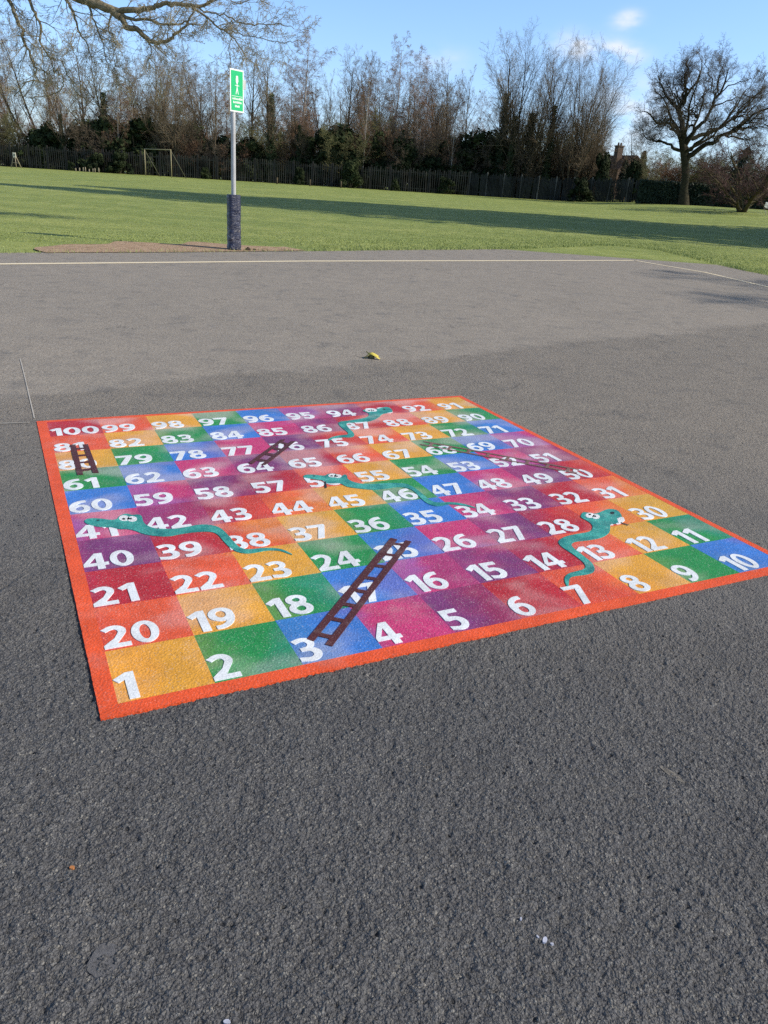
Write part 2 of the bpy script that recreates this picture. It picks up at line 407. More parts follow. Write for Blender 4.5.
def paint_mat(name, c, under, wear):
    t = NT(name)
    f = t.math('ADD', t.noise(4, 4), t.math('MULTIPLY', t.noise(60, 4, 0.7), 0.6))
    t.base(t.mix(t.val(f, wear, wear + 0.25), c, under)); t.bump(t.voro(115), 0.4, 0.004)
    return t.set(0.7, 0.3)
bm = bmesh.new()
cl1 = [(-16.0, 2.25), (-5.85, 11.57), (-1.92, 15.09), (6.17, 21.62)]
strip(bm, resample(cl1, 0.5)[:-1] + [(6.13, 21.6)], 0.15, 0.004)
strip(bm, resample([(6.17, 21.55), (7.23, 19.34), (7.63, 16.77), (8.2, 13)], 0.5), 0.11, 0.004)
struct('court_line', bm, paint_mat('cream_line_paint', (0.74, 0.64, 0.46), (0.40, 0.36, 0.29), 1.0))
bm = bmesh.new()
strip(bm, resample([(-2.95, 5.97), (-2.66, 5.42), (-2.18, 4.5)], 0.2), 0.007, 0.004)
strip(bm, resample([(-6, 3.02), (-2.32, 4.35), (-2.17, 4.41)], 0.3), 0.011, 0.004)
struct('chalk_setting_out_line', bm, paint_mat('chalk', (0.46, 0.43, 0.39), (0.34, 0.31, 0.27), 0.80))

# bare earth by the post
t = NT('bare_earth'); f = t.noise(5, 5, 0.65); g = t.noise(40, 4, 0.7)
c = t.ramp(f, [(0.3, (0.30, 0.20, 0.13)), (0.6, (0.46, 0.33, 0.23)), (0.8, (0.54, 0.42, 0.30))])
t.base(t.mix(1.0, c, t.ramp(g, [(0.3, (0.75, 0.75, 0.75)), (0.7, (1.15, 1.15, 1.15))]), 'MULTIPLY')); t.bump(g, 0.8, 0.03); M_EARTH = t.set(0.95, 0.1)
bm = bmesh.new()
ctr = [(-6.1, 13.55), (-5.3, 14.3), (-4.4, 15.15), (-3.5, 16.1), (-2.75, 16.9), (-2.2, 17.5)]
ctr = resample(ctr, 0.12); A = []; B = []
for k, (x, y) in enumerate(ctr):
    u = k / (len(ctr) - 1); wd = 0.3 + 1.5 * math.sin(PI * min(1, u * 1.05)) ** 0.7 + 0.7 * mnoise.noise(Vector((x * 1.7, y, 2)))
    wd = max(0.05, wd)
    A.append(bm.verts.new((x + 0.12, y - 0.13, 0.009))); B.append(bm.verts.new((x - 0.72 * wd * 0.9, y + 0.69 * wd * 0.9, 0.012)))
for k in range(len(A) - 1): bm.faces.new((A[k], A[k + 1], B[k + 1], B[k]))
struct('bare_earth', bm, M_EARTH)

# grass blades along the near edge of the field (one uncountable mass)
def blades():
    rg = np.random.default_rng(5); P = []
    N = 420000
    p = np.column_stack([rg.uniform(-13, 14, N), rg.uniform(8, 36, N)])
    E = np.array(EDGE); inside = np.zeros(N, bool); off = np.full(N, 1e9)
    for (x0, y0), (x1, y1) in zip(E, np.roll(E, -1, 0)):
        cr = ((y0 > p[:, 1]) != (y1 > p[:, 1])) & (p[:, 0] < (x1 - x0) * (p[:, 1] - y0) / (y1 - y0 + 1e-12) + x0); inside ^= cr
        L2 = (x1 - x0) ** 2 + (y1 - y0) ** 2; tt = np.clip(((p[:, 0] - x0) * (x1 - x0) + (p[:, 1] - y0) * (y1 - y0)) / L2, 0, 1)
        off = np.minimum(off, np.hypot(p[:, 0] - x0 - tt * (x1 - x0), p[:, 1] - y0 - tt * (y1 - y0)))
    off = np.where(inside, -off, off)
    ok_ = (off > -0.05 - 0.07 * rg.random(N) ** 2) & (rg.random(N) < np.exp(-np.maximum(off, 0) / 3.2))
    p = p[ok_]; off = off[ok_]; N = len(p); keep = np.ones(N, bool)
    cc = np.array(ctr)
    dist = np.min(np.hypot(p[:, None, 0] - (cc[None, ::3, 0] - 0.6), p[:, None, 1] - (cc[None, ::3, 1] + 0.55)), axis=1)
    keep &= (dist > 0.75 + 0.5 * rg.random(N)) | (rg.random(N) < 0.07)
    p = p[keep]; N = len(p)
    h = rg.uniform(0.012, 0.036, N) * (1.25 - 0.6 * np.clip(off[keep] / 5, 0, 1)) * np.where(off[keep] < 0.25, 1.9, 1.0); w = rg.uniform(0.004, 0.009, N); th = rg.uniform(0, 2 * PI, N)
    lean = rg.normal(0, 0.02, (N, 2)); z = np.array([ter(x, y) for x, y in p])
    dx, dy = np.cos(th) * w, np.sin(th) * w
    v = np.stack([np.column_stack([p[:, 0] - dx, p[:, 1] - dy, z]), np.column_stack([p[:, 0] + dx, p[:, 1] + dy, z]),
                  np.column_stack([p[:, 0] + lean[:, 0], p[:, 1] + lean[:, 1], z + h])], 1).reshape(-1, 3)
    return mesh_np('grass', v, np.arange(3 * N).reshape(-1, 3))
o = obj('grass', blades(), leafmat('grass_blade', (0.125, 0.18, 0.042), (0.36, 0.40, 0.14), 0.6, 3.0)); tag(o, 'short green grass blades along the edge of the tarmac', 'grass'); o['kind'] = 'stuff'

# ------------------------------------------------------------------ the board
# board space: metres, x along the numbers 1..10, y up the board; the root turns it onto the ground
BOARD = thing('snakes_and_ladders_board', 'large painted snakes and ladders board with orange border on the grey tarmac', 'playground game',
              BO, math.atan2(BU.y, BU.x))
def thermo_mat(name, col=None, attr=None, rough=0.55, grit=0.35, bmp=0.45):
    t = NT(name)
    if attr:
        a = t.new('ShaderNodeVertexColor', layer_name=attr); c = a.outputs['Color']
    else:
        c = t.mix(t.val(t.noise(6, 4), 0.3, 0.7), tuple(x * 0.9 for x in col[:3]), tuple(min(1, x * 1.1) for x in col[:3]))
    g = t.noise(140, 3, 0.75)
    c = t.mix(1.0, c, t.ramp(g, [(0.3, (0.80, 0.80, 0.80)), (0.55, (1, 1, 1)), (0.8, (1.16, 1.16, 1.16))]), 'MULTIPLY')
    st = t.noise(11, 5, 0.7, dist=1.2)                      # watery streaks
    c = t.mix(1.0, c, t.ramp(st, [(0.3, (0.86, 0.85, 0.86)), (0.52, (1, 1, 1)), (0.75, (1.12, 1.12, 1.13))]), 'MULTIPLY')
    sp = t.voro(330, 'F1', 'Color'); se = t.new('ShaderNodeSeparateColor'); t.link(sp, se.inputs[0])
    c = t.mix(t.val(se.outputs[1], 0.93, 0.99, 0, grit), c, (0.75, 0.75, 0.75))        # glass beads
    c = t.mix(t.val(se.outputs[2], 0.96, 1.0, 0, grit), c, (0.07, 0.06, 0.06))
    dirt = t.noise(3.1, 5, 0.65)
    c = t.mix(t.val(dirt, 0.56, 0.80, 0, 0.34), c, (0.46, 0.42, 0.40))
    scf = t.noise(5.5, 6, 0.75, dist=2.0)                   # scuffs where the tarmac shows through the high spots
    c = t.mix(t.math('MULTIPLY', t.val(scf, 0.62, 0.72), t.val(t.noise(170, 2, 0.8), 0.50, 0.62, 0, 0.5)), c, (0.17, 0.155, 0.145))
    t.base(c); t.bump(t.math('ADD', t.voro(115), t.noise(200, 2)), bmp, 0.004)
    return t.set(rough, 0.35)
M_SQ = thermo_mat('thermoplastic_square', attr='tint')
M_BORDER = thermo_mat('thermoplastic_orange', srgb(228, 88, 46), grit=0.15)
M_NUM = thermo_mat('thermoplastic_white', (0.76, 0.80, 0.85), rough=0.5, grit=0.08, bmp=0.2)
def snake_mat():
    m_ = thermo_mat('thermoplastic_teal', srgb(56, 164, 156), grit=0.25); t_ = m_.node_tree; bs = t_.nodes['Principled BSDF']
    src = bs.inputs['Base Color'].links[0].from_socket
    ge = t_.nodes.new('ShaderNodeNewGeometry'); nz_ = t_.nodes.new('ShaderNodeTexNoise'); nz_.inputs['Scale'].default_value = 13; nz_.inputs['Detail'].default_value = 4
    vo = t_.nodes.new('ShaderNodeTexVoronoi'); vo.inputs['Scale'].default_value = 85
    t_.links.new(ge.outputs['Position'], nz_.inputs['Vector']); t_.links.new(ge.outputs['Position'], vo.inputs['Vector'])
    rp = t_.nodes.new('ShaderNodeValToRGB'); e = rp.color_ramp.elements; e[0].position = 0.34; e[0].color = (0.42, 0.55, 0.62, 1); e[1].position = 0.66; e[1].color = (1.9, 1.25, 1.2, 1)
    t_.links.new(nz_.outputs['Fac'], rp.inputs['Fac'])
    r2 = t_.nodes.new('ShaderNodeValToRGB'); e = r2.color_ramp.elements; e[0].position = 0.2; e[0].color = (1.08, 1.05, 1.05, 1); e[1].position = 0.7; e[1].color = (0.72, 0.80, 0.82, 1)
    t_.links.new(vo.outputs['Distance'], r2.inputs['Fac'])
    last = src
    for x in (rp, r2):
        mm = t_.nodes.new('ShaderNodeMix'); mm.data_type = 'RGBA'; mm.blend_type = 'MULTIPLY'; mm.inputs[0].default_value = 0.85
        t_.links.new(last, mm.inputs[6]); t_.links.new(x.outputs['Color'], mm.inputs[7]); last = mm.outputs[2]
    t_.links.new(last, bs.inputs['Base Color']); return m_
M_SNAKE = snake_mat() #('thermoplastic_teal', srgb(56, 156, 142), grit=0.25)
M_LADDER = thermo_mat('thermoplastic_brown', srgb(82, 40, 42), grit=0.15)
M_LADDERW = thermo_mat('thermoplastic_worn_brown', srgb(124, 90, 84), grit=0.3)
M_EYE = thermo_mat('thermoplastic_eye_white', (0.74, 0.77, 0.80), grit=0.05)
M_BLACK = thermo_mat('thermoplastic_black', (0.02, 0.03, 0.035), grit=0.05)

B0, B1, BT = 0.0185, 0.9870, 0.9885          # field of squares inside the border (fractions of the side)
CW, CH = (B1 - B0) / 10 * BL, (BT - B0) / 10 * BL
ZS = 0.003
PAL = {k: np.array(srgb(*v)[:3]) for k, v in dict(yellow=(224, 162, 60), green=(40, 142, 76), blue=(62, 122, 206), pink=(196, 60, 116),
       purple=(124, 58, 116), red=(182, 42, 54), orange=(226, 92, 58)).items()}
SEQ = ['yellow', 'green', 'blue', 'pink', 'purple', 'red', 'orange']
# border: four mitred bars
bm = bmesh.new()
o0, o1 = 0.0, BL; ix0, ix1, iy0, iy1 = B0 * BL, B1 * BL, B0 * BL, BT * BL
def ragged(p, q, amp, step=0.012):
    L = math.hypot(q[0] - p[0], q[1] - p[1]); n = int(L / step); nx_, ny_ = -(q[1] - p[1]) / L, (q[0] - p[0]) / L; out = []
    for k in range(n + 1):
        x, y = p[0] + (q[0] - p[0]) * k / n, p[1] + (q[1] - p[1]) * k / n
        e = (mnoise.noise(Vector((x * 9, y * 9, 1))) * 0.35 + mnoise.noise(Vector((x * 60, y * 60, 2)))) * amp if 0 < k < n else 0
        out.append((x + nx_ * e, y + ny_ * e))
    return out
for (p, q, r_, s_) in (((o0, o0), (o1, o0), (ix1, iy0), (ix0, iy0)), ((o1, o0), (o1, o1), (ix1, iy1), (ix1, iy0)),
                       ((o1, o1), (o0, o1), (ix0, iy1), (ix1, iy1)), ((o0, o1), (o0, o0), (ix0, iy0), (ix0, iy1))):
    prism(bm, ragged(p, q, 0.0024) + [r_, s_], -0.012, ZS + 0.0005)
obj('border', bm, M_BORDER, BOARD)

def square_mesh(col, row):
    k = (col - row) % 7
    base = PAL[SEQ[k]]; nxt = PAL[SEQ[(k + 1) % 7]]; prv = PAL[SEQ[(k - 1) % 7]]
    n = 12; bm = bmesh.new(); lay = bm.verts.layers.float_color.new('tint')
    gap = 0.0
    V = {}
    for j in range(n + 1):
        for i in range(n + 1):
            x = B0 * BL + (col + i / n) * CW; y = B0 * BL + (row + j / n) * CH
            v = bm.verts.new((x, y, ZS)); V[i, j] = v
            a = mnoise.noise(Vector((x * 1.9, y * 1.9, 7.3))); b = mnoise.noise(Vector((x * 2.3, y * 2.3, 31.7)))
            w = mnoise.noise(Vector((x * 3.4, y * 5.2, 11.1))); e = mnoise.noise(Vector((x * 9, y * 14, 3.3)))
            c = base * 1.0
            # watercolour bleed from the neighbouring colours, strongest towards the shared corners
            t1 = max(0, min(0.42, 1.2 * a + 0.8 * (i / n - 0.72) + 0.3 * e)); t2 = max(0, min(0.34, 1.2 * b + 0.8 * (0.26 - i / n) + 0.3 * e))
            soft = 1.0 if SEQ[k] in ('red', 'orange', 'purple', 'pink') else 0.35
            c = c * (1 - t1 * soft) + nxt * t1 * soft; c = c * (1 - t2 * soft) + prv * t2 * soft
            pale = max(0, min(0.22 + 0.025 * row, (0.55 + 0.06 * row) * w - 0.08 + 0.018 * row + 0.25 * e))  # pale washes; their rise with the row paints grazing sheen into the tint
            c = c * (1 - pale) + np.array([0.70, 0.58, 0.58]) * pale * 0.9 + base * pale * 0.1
            c = c * (1 + 0.16 * mnoise.noise(Vector((x * 6, y * 6, 19))))
            v[lay] = (*np.clip(c, 0, 1), 1)
    for j in range(n):
        for i in range(n): bm.faces.new((V[i, j], V[i + 1, j], V[i + 1, j + 1], V[i, j + 1]))
    return bm, SEQ[k]
def arc(cx, cy, rx, ry, a0, a1, n=14):
    return [(cx + rx * math.cos(R(a0 + (a1 - a0) * k / n)), cy + ry * math.sin(R(a0 + (a1 - a0) * k / n))) for k in range(n + 1)]
def ring(cx, cy, rx, ry, n=28): return arc(cx, cy, rx, ry, 0, 360 * (n - 1) / n, n - 1)
SIX = ([(.55, .985)] + arc(.47, .42, .47, .575, 84, 178, 12) + arc(.315, .32, .315, .33, 172, 462, 26) + arc(.48, .50, .27, .335, 158, 86, 8) + [(.55, .83)], [ring(.315, .315, .125, .175)])
def rot(C): return ([(.63 - x, .99 - y) for x, y in C[0]], [[(.63 - x, .99 - y) for x, y in h] for h in C[1]])
DIG = {
 '0': (ring(.32, .5, .32, .51, 36), [ring(.32, .5, .125, .355, 30)]),
 '1': ([(0, .80), (.27, 1.0), (.445, 1.0), (.445, 0), (.235, 0), (.235, .735), (.10, .65)], []),
 '2': ([(.0, .875)] + arc(.285, .715, .285, .295, 138, -32) + [(.305, .17), (.61, .17), (.61, 0), (0, 0), (0, .14), (.27, .42)] + arc(.265, .70, .115, .135, -25, 125, 10) + [(.10, .745)], []),
 '3': ([(.02, .93)] + arc(.27, .75, .285, .26, 112, -52) + [(.43, .515)] + arc(.27, .285, .32, .295, 50, -112) + [(.0, .045), (.0, .205)] + arc(.25, .29, .135, .14, -104, 80, 10) + [(.14, .435), (.14, .575)] + arc(.25, .72, .115, .13, -80, 105, 10) + [(.085, .79)], []),
 '4': ([(.335, 1), (.55, 1), (.55, .375), (.665, .375), (.665, .215), (.55, .215), (.55, 0), (.35, 0), (.35, .215), (0, .215), (0, .36)], [[(.35, .375), (.35, .75), (.15, .375)]]),
 '5': ([(.06, 1), (.56, 1), (.56, .835), (.235, .835), (.225, .645)] + arc(.27, .32, .32, .335, 97, -114, 18) + [(.015, .05), (.015, .215)] + arc(.25, .32, .13, .165, -104, 112, 12) + [(.12, .465), (.035, .51)], []),
 '6': SIX, '9': rot(SIX),
 '7': ([(0, 1), (.61, 1), (.61, .87), (.29, 0), (.07, 0), (.38, .83), (0, .83)], []),
 '8': (arc(.32, .745, .285, .265, -48, 228, 22) + arc(.32, .285, .32, .295, 131, 409, 24), [ring(.32, .75, .105, .115, 20), ring(.32, .285, .125, .14, 22)]),
}
def glyphs(txt):
    bm = bmesh.new(); x0 = 0.0
    for ch in txt:
        out, holes = DIG[ch]; es = []
        for loop in [out] + holes:
            cl = []
            for p in loop:
                if not cl or math.hypot(p[0] - cl[-1][0], p[1] - cl[-1][1]) > 1e-4: cl.append(p)
            vs_ = [bm.verts.new((x0 + x, y, 0)) for x, y in cl]
            es += [bm.edges.new((vs_[i], vs_[(i + 1) % len(vs_)])) for i in range(len(vs_))]
        bmesh.ops.triangle_fill(bm, use_beauty=True, use_dissolve=False, edges=es)
        x0 += max(p[0] for p in out) + 0.055
    bm.normal_update()
    return bm
PLACED = {}
for row in range(10):
    for col in range(10):
        num = row * 10 + (col + 1 if row % 2 == 0 else 10 - col)
        bm, cname = square_mesh(col, row)
        sq = obj('square', bm, M_SQ, BOARD, '%s square numbered %d' % (cname, num))
        g = glyphs(str(num))
        xs = [v.co.x for v in g.verts]; ys = [v.co.y for v in g.verts]
        x0, x1, y0, y1 = min(xs), max(xs), min(ys), max(ys)
        sy = 0.485 * CH / (y1 - y0); sx = sy * 1.03
        if num == 100: sx = 0.93 * CW / (x1 - x0)
        ox = B0 * BL + (col + 0.005) * CW; oy = B0 * BL + (row + 0.03) * CH
        for f in g.faces:
            if f.normal.z < 0: f.normal_flip()
        for v in g.verts: v.co = Vector((ox + (v.co.x - x0) * sx, oy + (v.co.y - y0) * sy, ZS + 0.0026))
        top = list(g.faces)
        r = bmesh.ops.extrude_face_region(g, geom=top)
        for v in [e for e in r['geom'] if isinstance(e, bmesh.types.BMVert)]: v.co.z += 0.0
        for v in {v for f in top if f.is_valid for v in f.verts}: v.co.z = ZS - 0.002
        bmesh.ops.recalc_face_normals(g, faces=g.faces)
        for f in g.faces: f.smooth = False
        obj('number', g, M_NUM, sq)

def bpx(px, py):
    u, v = uv(px, py); return (u * BL, v * BL)
def smooth_poly(P, it=2):
    for _ in range(it):
        Q = []
        for i in range(len(P)):
            a, b = P[i], P[(i + 1) % len(P)]
            Q += [(a[0] * .75 + b[0] * .25, a[1] * .75 + b[1] * .25), (a[0] * .25 + b[0] * .75, a[1] * .25 + b[1] * .75)]
        P = Q
    return P
def ell(cx, cy, rx, ry, n=16):
    return [(cx + rx * math.cos(2 * PI * k / n), cy + ry * math.sin(2 * PI * k / n)) for k in range(n)]
SN = [
 ('teal snake with its head over number 41 and tail in square 23',
  [(84,521.5),(89,519.2),(101.6,519.6),(111,521.2),(117.2,520.4),(119.5,516.7),(126.6,514.4),(132.8,516.3),(137.5,515.2),(142.2,516.7),(143,523),(148.4,527.7),(157.8,530),(175,530),(187,528),(200.3,525.3),(212.8,526.1),(221.4,529.2),(228.4,536.3),(234.7,544),(240.9,549.5),(248.8,550.6),(264.4,548.8),(280,549.5),(289.4,553.4),(293.3,556.3),(287.8,554.4),(280,551.6),(267.5,551.1),(256.6,553.4),(247.2,554.7),(237.8,553.4),(230,548.8),(223.8,542.5),(217.5,534.7),(209.7,532.3),(195.6,532.8),(180,535),(168.8,537.5),(153.1,536.9),(142.2,534.7),(134.4,531.3),(126.6,530),(117,530),(111.7,528.4),(101.6,528.1),(92.2,526.9),(86,524.5)],
  [(124.2,519.4,5.2,2.9),(132.2,520.2,5.0,2.8)], [(123.8,520.2,1.6,.9),(130.5,520.0,1.6,.9)], None, (98,521.5,1.5,.6)),
 ('teal snake with its head over number 56 and tail by number 34',
  [(302.8,478.3),(304.4,475.6),(313.8,475.4),(324.7,477),(328.6,474.4),(335.6,474.5),(341.9,477.3),(344.2,475),(347.4,476.5),(347.4,480.4),(357.5,484.3),(370,485.3),(388.8,483.8),(399.4,484),(407.2,484.8),(415,488.8),(422.8,495),(430.6,502),(438.4,503.9),(449.4,502.8),(460.3,504),(471.3,506.7),(477,509.3),(468,507.4),(458.8,505.8),(447.8,504.9),(441.6,506.7),(433.8,506.9),(426,503.8),(419.7,498),(413.4,491.2),(405.6,488.2),(396.3,487.7),(385.6,489.4),(373,490.8),(357.5,489.2),(346.6,487.7),(340.3,483.8),(332.5,484.5),(326.3,484.5),(324.7,481.4),(310.6,479.8)],
  [(332.3,476.6,4,1.9),(337.8,477.2,3.8,1.8)], [(331.5,477,1.3,.6),(336.8,477.4,1.2,.6)], [(325,482.5),(326,489)], (314,477,1.2,.5)),
 ('teal snake with its head beside number 12 and tail at number 7',
  [(600.3,513),(606.2,510.2),(612.7,509.8),(618.6,511.7),(621.8,516.9),(622.2,520.5),(616.6,524.7),(610,524.7),(610,529.3),(609.5,533.2),(604.9,537.1),(597.1,539.7),(584,541.7),(576.3,542.3),(572.3,543.6),(571,546.2),(574.3,550),(584,557.3),(591.9,563.8),(595,569.7),(593.2,573.6),(586.7,575.5),(575,576.8),(570.4,578),(568.7,581.4),(568.7,587),(567,587.9),(564.5,582.7),(564.3,578),(568.4,574.2),(576.3,572.3),(584,570.3),(586,567.7),(582.8,562.5),(572.3,554.7),(561.9,548.2),(557.8,543.6),(559.3,540.4),(565.8,537),(578.9,534.5),(588,533.2),(592.5,530.6),(592.5,526),(588,522),(580.2,518.2),(581,515.6),(582.8,512.8),(588,513.5),(594.5,515)],
  [(589.7,516.5,4.4,2.6),(595.8,517.8,3.8,2.4)], [(589.5,515.6,1.3,.8),(594.8,517.4,1.2,.8)], [(620.5,523.6),(628.5,526.2)], (612,514,2.4,1.4)),
 ('teal snake with its head in square 93 and tail at number 75',
  [(361.5,411.2),(366.6,410),(371.3,410),(377,410),(381.8,408.2),(387.7,407.4),(391.8,409.8),(393,412.9),(387.7,413.5),(381.8,414.6),(378.9,418.2),(371.3,421.7),(361.9,422.9),(347.8,423.4),(346,425.2),(349,429.3),(353.7,433.4),(354.6,436.5),(351.3,438.2),(342,437.9),(333.8,438.9),(329.6,441),(328,441.8),(327.9,439.8),(333.8,437.1),(342,435.8),(347.8,435.5),(348.4,433.4),(342,428.7),(337.9,424.6),(339,422.3),(347.8,421.5),(359.5,419.7),(367.7,418),(369.5,414.6),(366.6,412.9)],
  [(368.5,411.3,3.4,1.4),(373.8,411.2,3.2,1.3)], [(369,411.3,1,.5),(373.2,411.2,1,.5)], None, (384,410,1.4,.6)),
]
for lab, P, eyes, pups, tongue, nostril in SN:
    bm = bmesh.new(); prism(bm, smooth_poly([bpx(*p) for p in P], 2), ZS - 0.002, ZS + 0.0031)
    s = obj('snake', bm, M_SNAKE, BOARD, lab)
    for e in eyes:
        bm = bmesh.new(); prism(bm, [bpx(*p) for p in ell(*e)], ZS + 0.001, ZS + 0.0036); obj('eye', bm, M_EYE, s)
    for e in pups:
        bm = bmesh.new(); prism(bm, [bpx(*p) for p in ell(*e, n=12)], ZS + 0.001, ZS + 0.0040); obj('pupil', bm, M_BLACK, s)
    bm = bmesh.new(); prism(bm, [bpx(*p) for p in ell(*nostril, n=10)], ZS + 0.001, ZS + 0.0035); obj('nostril', bm, M_BLACK, s)
    if tongue:
        bm = bmesh.new(); strip(bm, [bpx(*p) for p in tongue], 0.010, ZS + 0.0036); obj('tongue', bm, M_BLACK, s)
bm = bmesh.new(); prism(bm, [bpx(*p) for p in [(616.8,519.6),(620,518.2),(623.4,518.4),(624.6,521.4),(621.5,523.6),(618.5,524.2)]], ZS, ZS + 0.0035)
obj('teeth', bm, M_EYE, [c for c in BOARD.children if c.name.startswith('snake.002')][0])

def lerp2(a, b, t): return (a[0] + (b[0] - a[0]) * t, a[1] + (b[1] - a[1]) * t)
LD = [
 ('long brown ladder from number 3 up to number 25', [(306.6,640.5),(313.3,642.8),(397.2,540.5),(390.6,538.9)], [(325,645.6),(332,647.5),(411.3,542.5),(405.5,541.3)], 8, 0.055, 0.945, 0.024),
 ('short brown ladder over numbers 80 and 81', [(77.3,475.7),(83.4,475.5),(75.6,445.4),(69.8,445.7)], [(92.9,473.7),(98.9,473.7),(88,445.1),(82.5,445.4)], 4, 0.13, 0.85, 0.026),
 ('short brown ladder from number 64 up to number 76', [(248.5,463.6),(252,464.8),(285.2,440.2),(280.5,440.5)], [(260.6,466),(265.3,466),(295.8,442),(291,442)], 4, 0.16, 0.86, 0.034),
]
u0, u1 = (0.7216, 0.6846), (0.9400, 0.4508); dx, dy = u1[0] - u0[0], u1[1] - u0[1]; ln = math.hypot(dx, dy); nx, ny = -dy / ln, dx / ln
def off(p, k): return (p[0] + nx * k, p[1] + ny * k)
for lab, lr, rr, nr, ra, rb, th in LD:
    lr = [bpx(*p) for p in lr]; rr = [bpx(*p) for p in rr]
    lad = thing('ladder', lab, 'x'); del lad['category']; lad.parent = BOARD
    for P in (lr, rr):
        bm = bmesh.new(); prism(bm, P, ZS - 0.002, ZS + 0.0033); obj('rail', bm, M_LADDER, lad)
    ld = Vector((lr[3][0] - lr[0][0], lr[3][1] - lr[0][1]))
    for k in range(nr):
        q = ra + (rb - ra) * k / (nr - 1); w = th / ld.length
        a0, a1 = lerp2(lr[1], lr[2], q - w / 2), lerp2(lr[1], lr[2], q + w / 2); b0, b1 = lerp2(rr[0], rr[3], q - w / 2), lerp2(rr[0], rr[3], q + w / 2)
        e = 0.002
        bm = bmesh.new(); prism(bm, [a0, b0, b1, a1], ZS - 0.002, ZS + 0.0030); obj('rung', bm, M_LADDER, lad)
lad = thing('ladder', 'thin brown ladder from number 50 up to number 68', 'x'); del lad['category']; lad.parent = BOARD
for kk in (0.0, -0.0225):
    bm = bmesh.new(); a, b = off(u0, kk), off(u1, kk)
    prism(bm, [tuple(c * BL for c in off(a, .003)), tuple(c * BL for c in off(a, -.003)), tuple(c * BL for c in off(b, -.003)), tuple(c * BL for c in off(b, .003))], ZS - 0.002, ZS + 0.0033)
    obj('rail', bm, M_LADDERW, lad)
for k in range(8):
    q = 0.06 + 0.88 * k / 7; w = 0.010
    a0, a1 = off(lerp2(u0, u1, q - w), -.003), off(lerp2(u0, u1, q + w), -.003); b0, b1 = off(lerp2(u0, u1, q - w), -.0195), off(lerp2(u0, u1, q + w), -.0195)
    bm = bmesh.new(); prism(bm, [tuple(c * BL for c in p) for p in (a0, b0, b1, a1)], ZS - 0.002, ZS + 0.0030); obj('rung', bm, M_LADDERW, lad)

# ------------------------------------------------------------------ sign post
PB = Vector((-3.43, 16.40, 0.0))
post = thing('netball_post', 'white post with navy padded base beside the bare earth at the tarmac edge', 'post', PB)
M_POLE = simple('galvanised_pole', (0.44, 0.44, 0.44), 0.5, 0.4, 0.15, 5)
bm = bmesh.new(); tube_bm(bm, [(0, 0, 0), (0, 0, 1.0), (0.005, 0, 2.2), (0.01, 0, 3.20)], [0.046, 0.046, 0.044, 0.043], 16); obj('pole', bm, M_POLE, post)
bm = bmesh.new(); tube_bm(bm, [(0, 0, 3.20), (0, 0, 3.212)], [0.046, 0.03], 16); obj('pole_cap', bm, M_POLE, post)
t = NT('navy_pad_cover'); f = t.noise(9, 5, 0.6)
zz = t.new('ShaderNodeSeparateXYZ'); t.link(t.pos(), zz.inputs[0])
c = t.mix(t.val(f, 0.3, 0.7), (0.016, 0.020, 0.045), (0.035, 0.042, 0.085))
c = t.mix(t.math('MULTIPLY', t.val(t.noise(14, 5, 0.7), 0.52, 0.66), t.val(zz.outputs['Z'], 0.75, 0.15)), c, (0.22, 0.21, 0.22))  # ragged grey foot, with wrinkle highlights painted into the cover colour
t.base(c); mpn = t.new('ShaderNodeMapping'); mpn.inputs['Scale'].default_value = (4, 4, 14); t.link(t.pos(), mpn.inputs['Vector'])
t.bump(t.noise(1.6, 4, 0.6, vec=mpn.outputs[0], dist=0.8), 0.8, 0.05); M_PAD = t.set(0.38, 0.5)
bm = bmesh.new(); rings = []; ns = 28
for k in range(41):
    z = 0.012 + 1.03 * k / 40; ring = []
    for i in range(ns):
        th = 2 * PI * i / ns
        c_, s_ = math.cos(th), math.sin(th); rr = 0.128 / (abs(c_) ** 4 + abs(s_) ** 4) ** 0.25
        wr = mnoise.noise(Vector((c_ * 1.6, s_ * 1.6, z * 11))) * 0.013 * (1.2 - 0.75 * z) + mnoise.noise(Vector((c_ * 3, s_ * 3, z * 4 + c_ * 3))) * 0.006
        rr += wr + (0.006 if z < 0.1 else 0); rr *= (0.97 if k == 40 else 1) * (1 - 0.04 * z)
        ring.append(bm.verts.new((rr * math.cos(th + 0.5), rr * math.sin(th + 0.5), z)))
    rings.append(ring)
for a, b in zip(rings, rings[1:]):
    for i in range(ns):
        f = bm.faces.new((a[i], a[(i + 1) % ns], b[(i + 1) % ns], b[i])); f.smooth = True
bm.faces.new(rings[-1]); bm.faces.new(list(reversed(rings[0])))
obj('base_pad', bm, M_PAD, post)
bm = bmesh.new(); tube_bm(bm, [(0.02, 0, 2.95), (0.17, 0.18, 2.98)], [0.018, 0.018], 8); box_bm(bm, (0.185, 0.19, 2.99), (0.06, 0.02, 0.16), 0.8, 0.004); obj('bracket', bm, simple('grey_bracket', (0.5, 0.5, 0.48), 0.5), post)
# the sign, own local space: x along the width, z up, front = -y
SW, SH = 0.36, 0.715
sroot = thing('assembly_sign', 'green sign with white border and white figure near the top of the post', 'sign', PB + Vector((0.085, -0.01, 2.508)), R(57))
